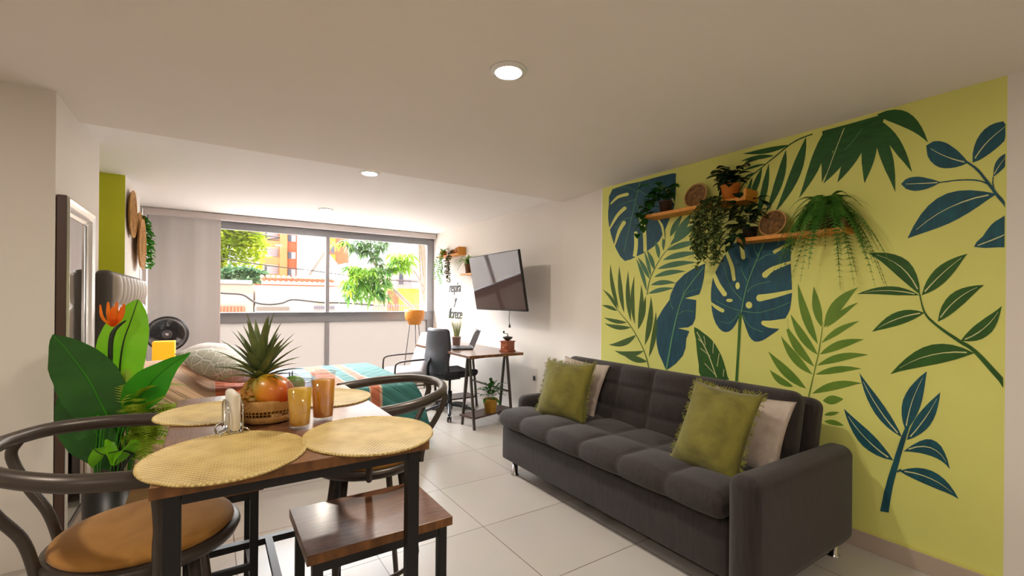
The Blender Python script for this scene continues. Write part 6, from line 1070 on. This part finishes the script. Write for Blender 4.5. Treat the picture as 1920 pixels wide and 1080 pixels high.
# trees
def tree(label, c, rx, ry, rz, n, m, seed, L, W_, trunk, bark, name='tree', clusters=14):
    t = thing(name, label, 'tree', (c[0], c[1], -.5)); random.seed(seed); mb = MB()
    cl = []
    for k in range(clusters):
        g = random.uniform(0, 2 * PI); e = random.uniform(-.6, 1.4); cl.append((V3((rx * .62 * math.cos(g) * math.cos(e), ry * .62 * math.sin(g) * math.cos(e), rz * .62 * math.sin(e))), random.uniform(.36, .52)))
    for k in range(n):
        o, s_ = random.choice(cl); d = V3((random.gauss(0, 1), random.gauss(0, 1), random.gauss(0, 1))).normalized() * random.random() ** .4
        p = V3((0, 0, c[2] + .5)) + o + V3((d.x * rx * s_, d.y * ry * s_, d.z * rz * s_)); q = V3((random.gauss(0, 1), random.gauss(0, 1), random.gauss(0, .6))).normalized(); x = q.cross(V3((.3, .2, 1))).normalized()
        l = L * random.uniform(.6, 1.3); w_ = W_ * random.uniform(.7, 1.2); mb.add([p, p + q * l * .5 + x * w_, p + q * l, p + q * l * .5 - x * w_], [(0, 1, 2, 3)], False)
    mb.build('crown', m, t)
    mb = MB(); mb.tube(spline([(0, 0, 0), (.05, 0, (c[2] + .5) * .5), (0, 0, c[2] + .3)], 5), trunk, 8)
    for k in range(5): o, _ = cl[k]; mb.tube([(0, 0, c[2] * .8), (o.x, o.y, o.z + c[2] + .5)], trunk * .4, 6)
    mb.build('trunk', bark, t); return t
ylm = leafmat('sunny_yellow_leaf', '#a8b41c', '#7d9c1e', .5, .6, 2.0); gylm = leafmat('grey_green_leaf', '#6f8f68', '#48704c', .3, .6, 2.0)
tree('big yellow-green tree at the left of the window view', (.30, 20, 3.15), 1.55, 1.2, 1.65, 10500, ylm, 2, .17, .065, .08, MX['bark2'], clusters=34)
tree('grey-green bush below the yellow-green tree', (.75, 18.5, 1.95), 1.0, .7, .42, 3200, gylm, 5, .13, .05, .08, MX['bark2'], 'bush', 14)
# broad leaved tree by the window: drooping leaf whorls on pale branches
ct = thing('broadleaf_tree', 'pale-trunked tree with big drooping leaves close to the right half of the window', 'tree', (4.55, 11, -.5)); O = V3((4.55, 11, -.5))
def q_(x, y, Y=11): return at(x, y, Y=Y) - O
mb = MB(); mb.tube(spline([(0, 0, 0), q_(799, 580), q_(797, 520), q_(793, 470), q_(790, 420), q_(788, 380)], 6), .075, 10); mb.tube(spline([q_(797, 575), q_(790, 540), q_(787, 500), q_(784, 450), q_(778, 400)], 5), .03, 7); mb.build('trunk', MX['bark'], ct)
mb = MB(); mb.tube(spline([q_(796, 600), q_(765, 570), q_(738, 543), q_(715, 515), q_(695, 480), q_(680, 440)], 6), [.05] * 12 + [.03] * 19, 8); mb.tube([q_(795, 540), q_(778, 510), q_(752, 490)], .018, 6); mb.build('branch', MX['bark'], ct)
lm1 = leafmat('broad_drooping_leaf', '#6f9a3c', '#3d6a34', .45, .5, 1.6); lm2 = leafmat('fresh_drooping_leaf', '#a8c43a', '#5d9224', .5, .5, 1.6); lm3 = leafmat('dark_drooping_leaf', '#54703a', '#37542e', .35, .5, 1.6)  # last leaf tone is darker, for the top cluster
random.seed(77)
def whorl(x, y, Yp, rpx, n, m, seed, ls=1.0):
    random.seed(seed); mb = MB(); c = q_(x, y, Yp); s_ = .0145 * Yp / 11 * rpx / 12
    for k in range(n):
        g = 2 * PI * k / n + random.uniform(-.2, .2); e = random.uniform(-.35, .75); d = V3((math.cos(g) * math.cos(e), math.sin(g) * math.cos(e) * .8, math.sin(e))); L = s_ * random.uniform(9, 14) * ls; ovals(mb, c + d * .03, d, L, L * .17, random.uniform(.5, 1.1), 5, .3)
    return mb
def cluster(name, spots, m, seed):
    A = MB()
    for i, (x, y, r, n, Yp) in enumerate(spots):
        w_ = whorl(x, y, Yp, r, n, m, seed + i); A.add(w_.v, w_.f, True)
    A.build(name, m, ct)
random.seed(3)
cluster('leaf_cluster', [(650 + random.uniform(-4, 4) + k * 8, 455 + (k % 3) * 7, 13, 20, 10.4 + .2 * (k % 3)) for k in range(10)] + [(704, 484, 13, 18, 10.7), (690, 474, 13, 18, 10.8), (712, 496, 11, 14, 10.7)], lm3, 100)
cluster('leaf_cluster', [(735 + (k % 5) * 9, 480 + (k // 5) * 12, 13, 18, 10.6 + .15 * (k % 3)) for k in range(14)], lm2, 200)
cluster('leaf_cluster', [(654 + (k % 7) * 11.5, 505 + (k // 7) * 15 + (k % 2) * 6, 15, 20, 10.3 + .2 * (k % 4)) for k in range(28)], lm1, 300)
cluster('leaf_cluster', [(664, 503, 13, 18, 10.2), (676, 508, 13, 16, 10.2), (697, 510, 13, 16, 10.2), (650, 530, 13, 18, 10.2), (655, 545, 12, 18, 10.2), (668, 520, 13, 14, 10.1), (628, 458, 8, 14, 10.4), (648, 457, 9, 14, 10.3)], lm2, 400)
# cables
for i, (pts, Y_, r, lab) in enumerate((([(380, 545), (418, 550), (455, 553), (478, 567), (505, 571), (530, 568), (550, 562), (600, 567), (640, 568), (700, 572)], 13, .024, 'thick black cable sagging across the front of the white house'),
        ([(380, 478), (440, 489), (520, 500), (590, 508), (640, 515), (720, 524), (800, 530)], 12.5, .013, 'thin cable strung high across the street past the tile ridge'),
        ([(470, 436), (505, 443), (525, 446), (500, 449), (523, 451)], 12.5, .010, 'short tangle of wires near the top of the orange apartment block'))):
    P = spline([at(x, y, Y=Y_) for x, y in pts], 5); mb = MB(); mb.tube(P, r, 6); o = mb.build('overhead_cable', MX['cable']); tag(o, lab, 'cable')
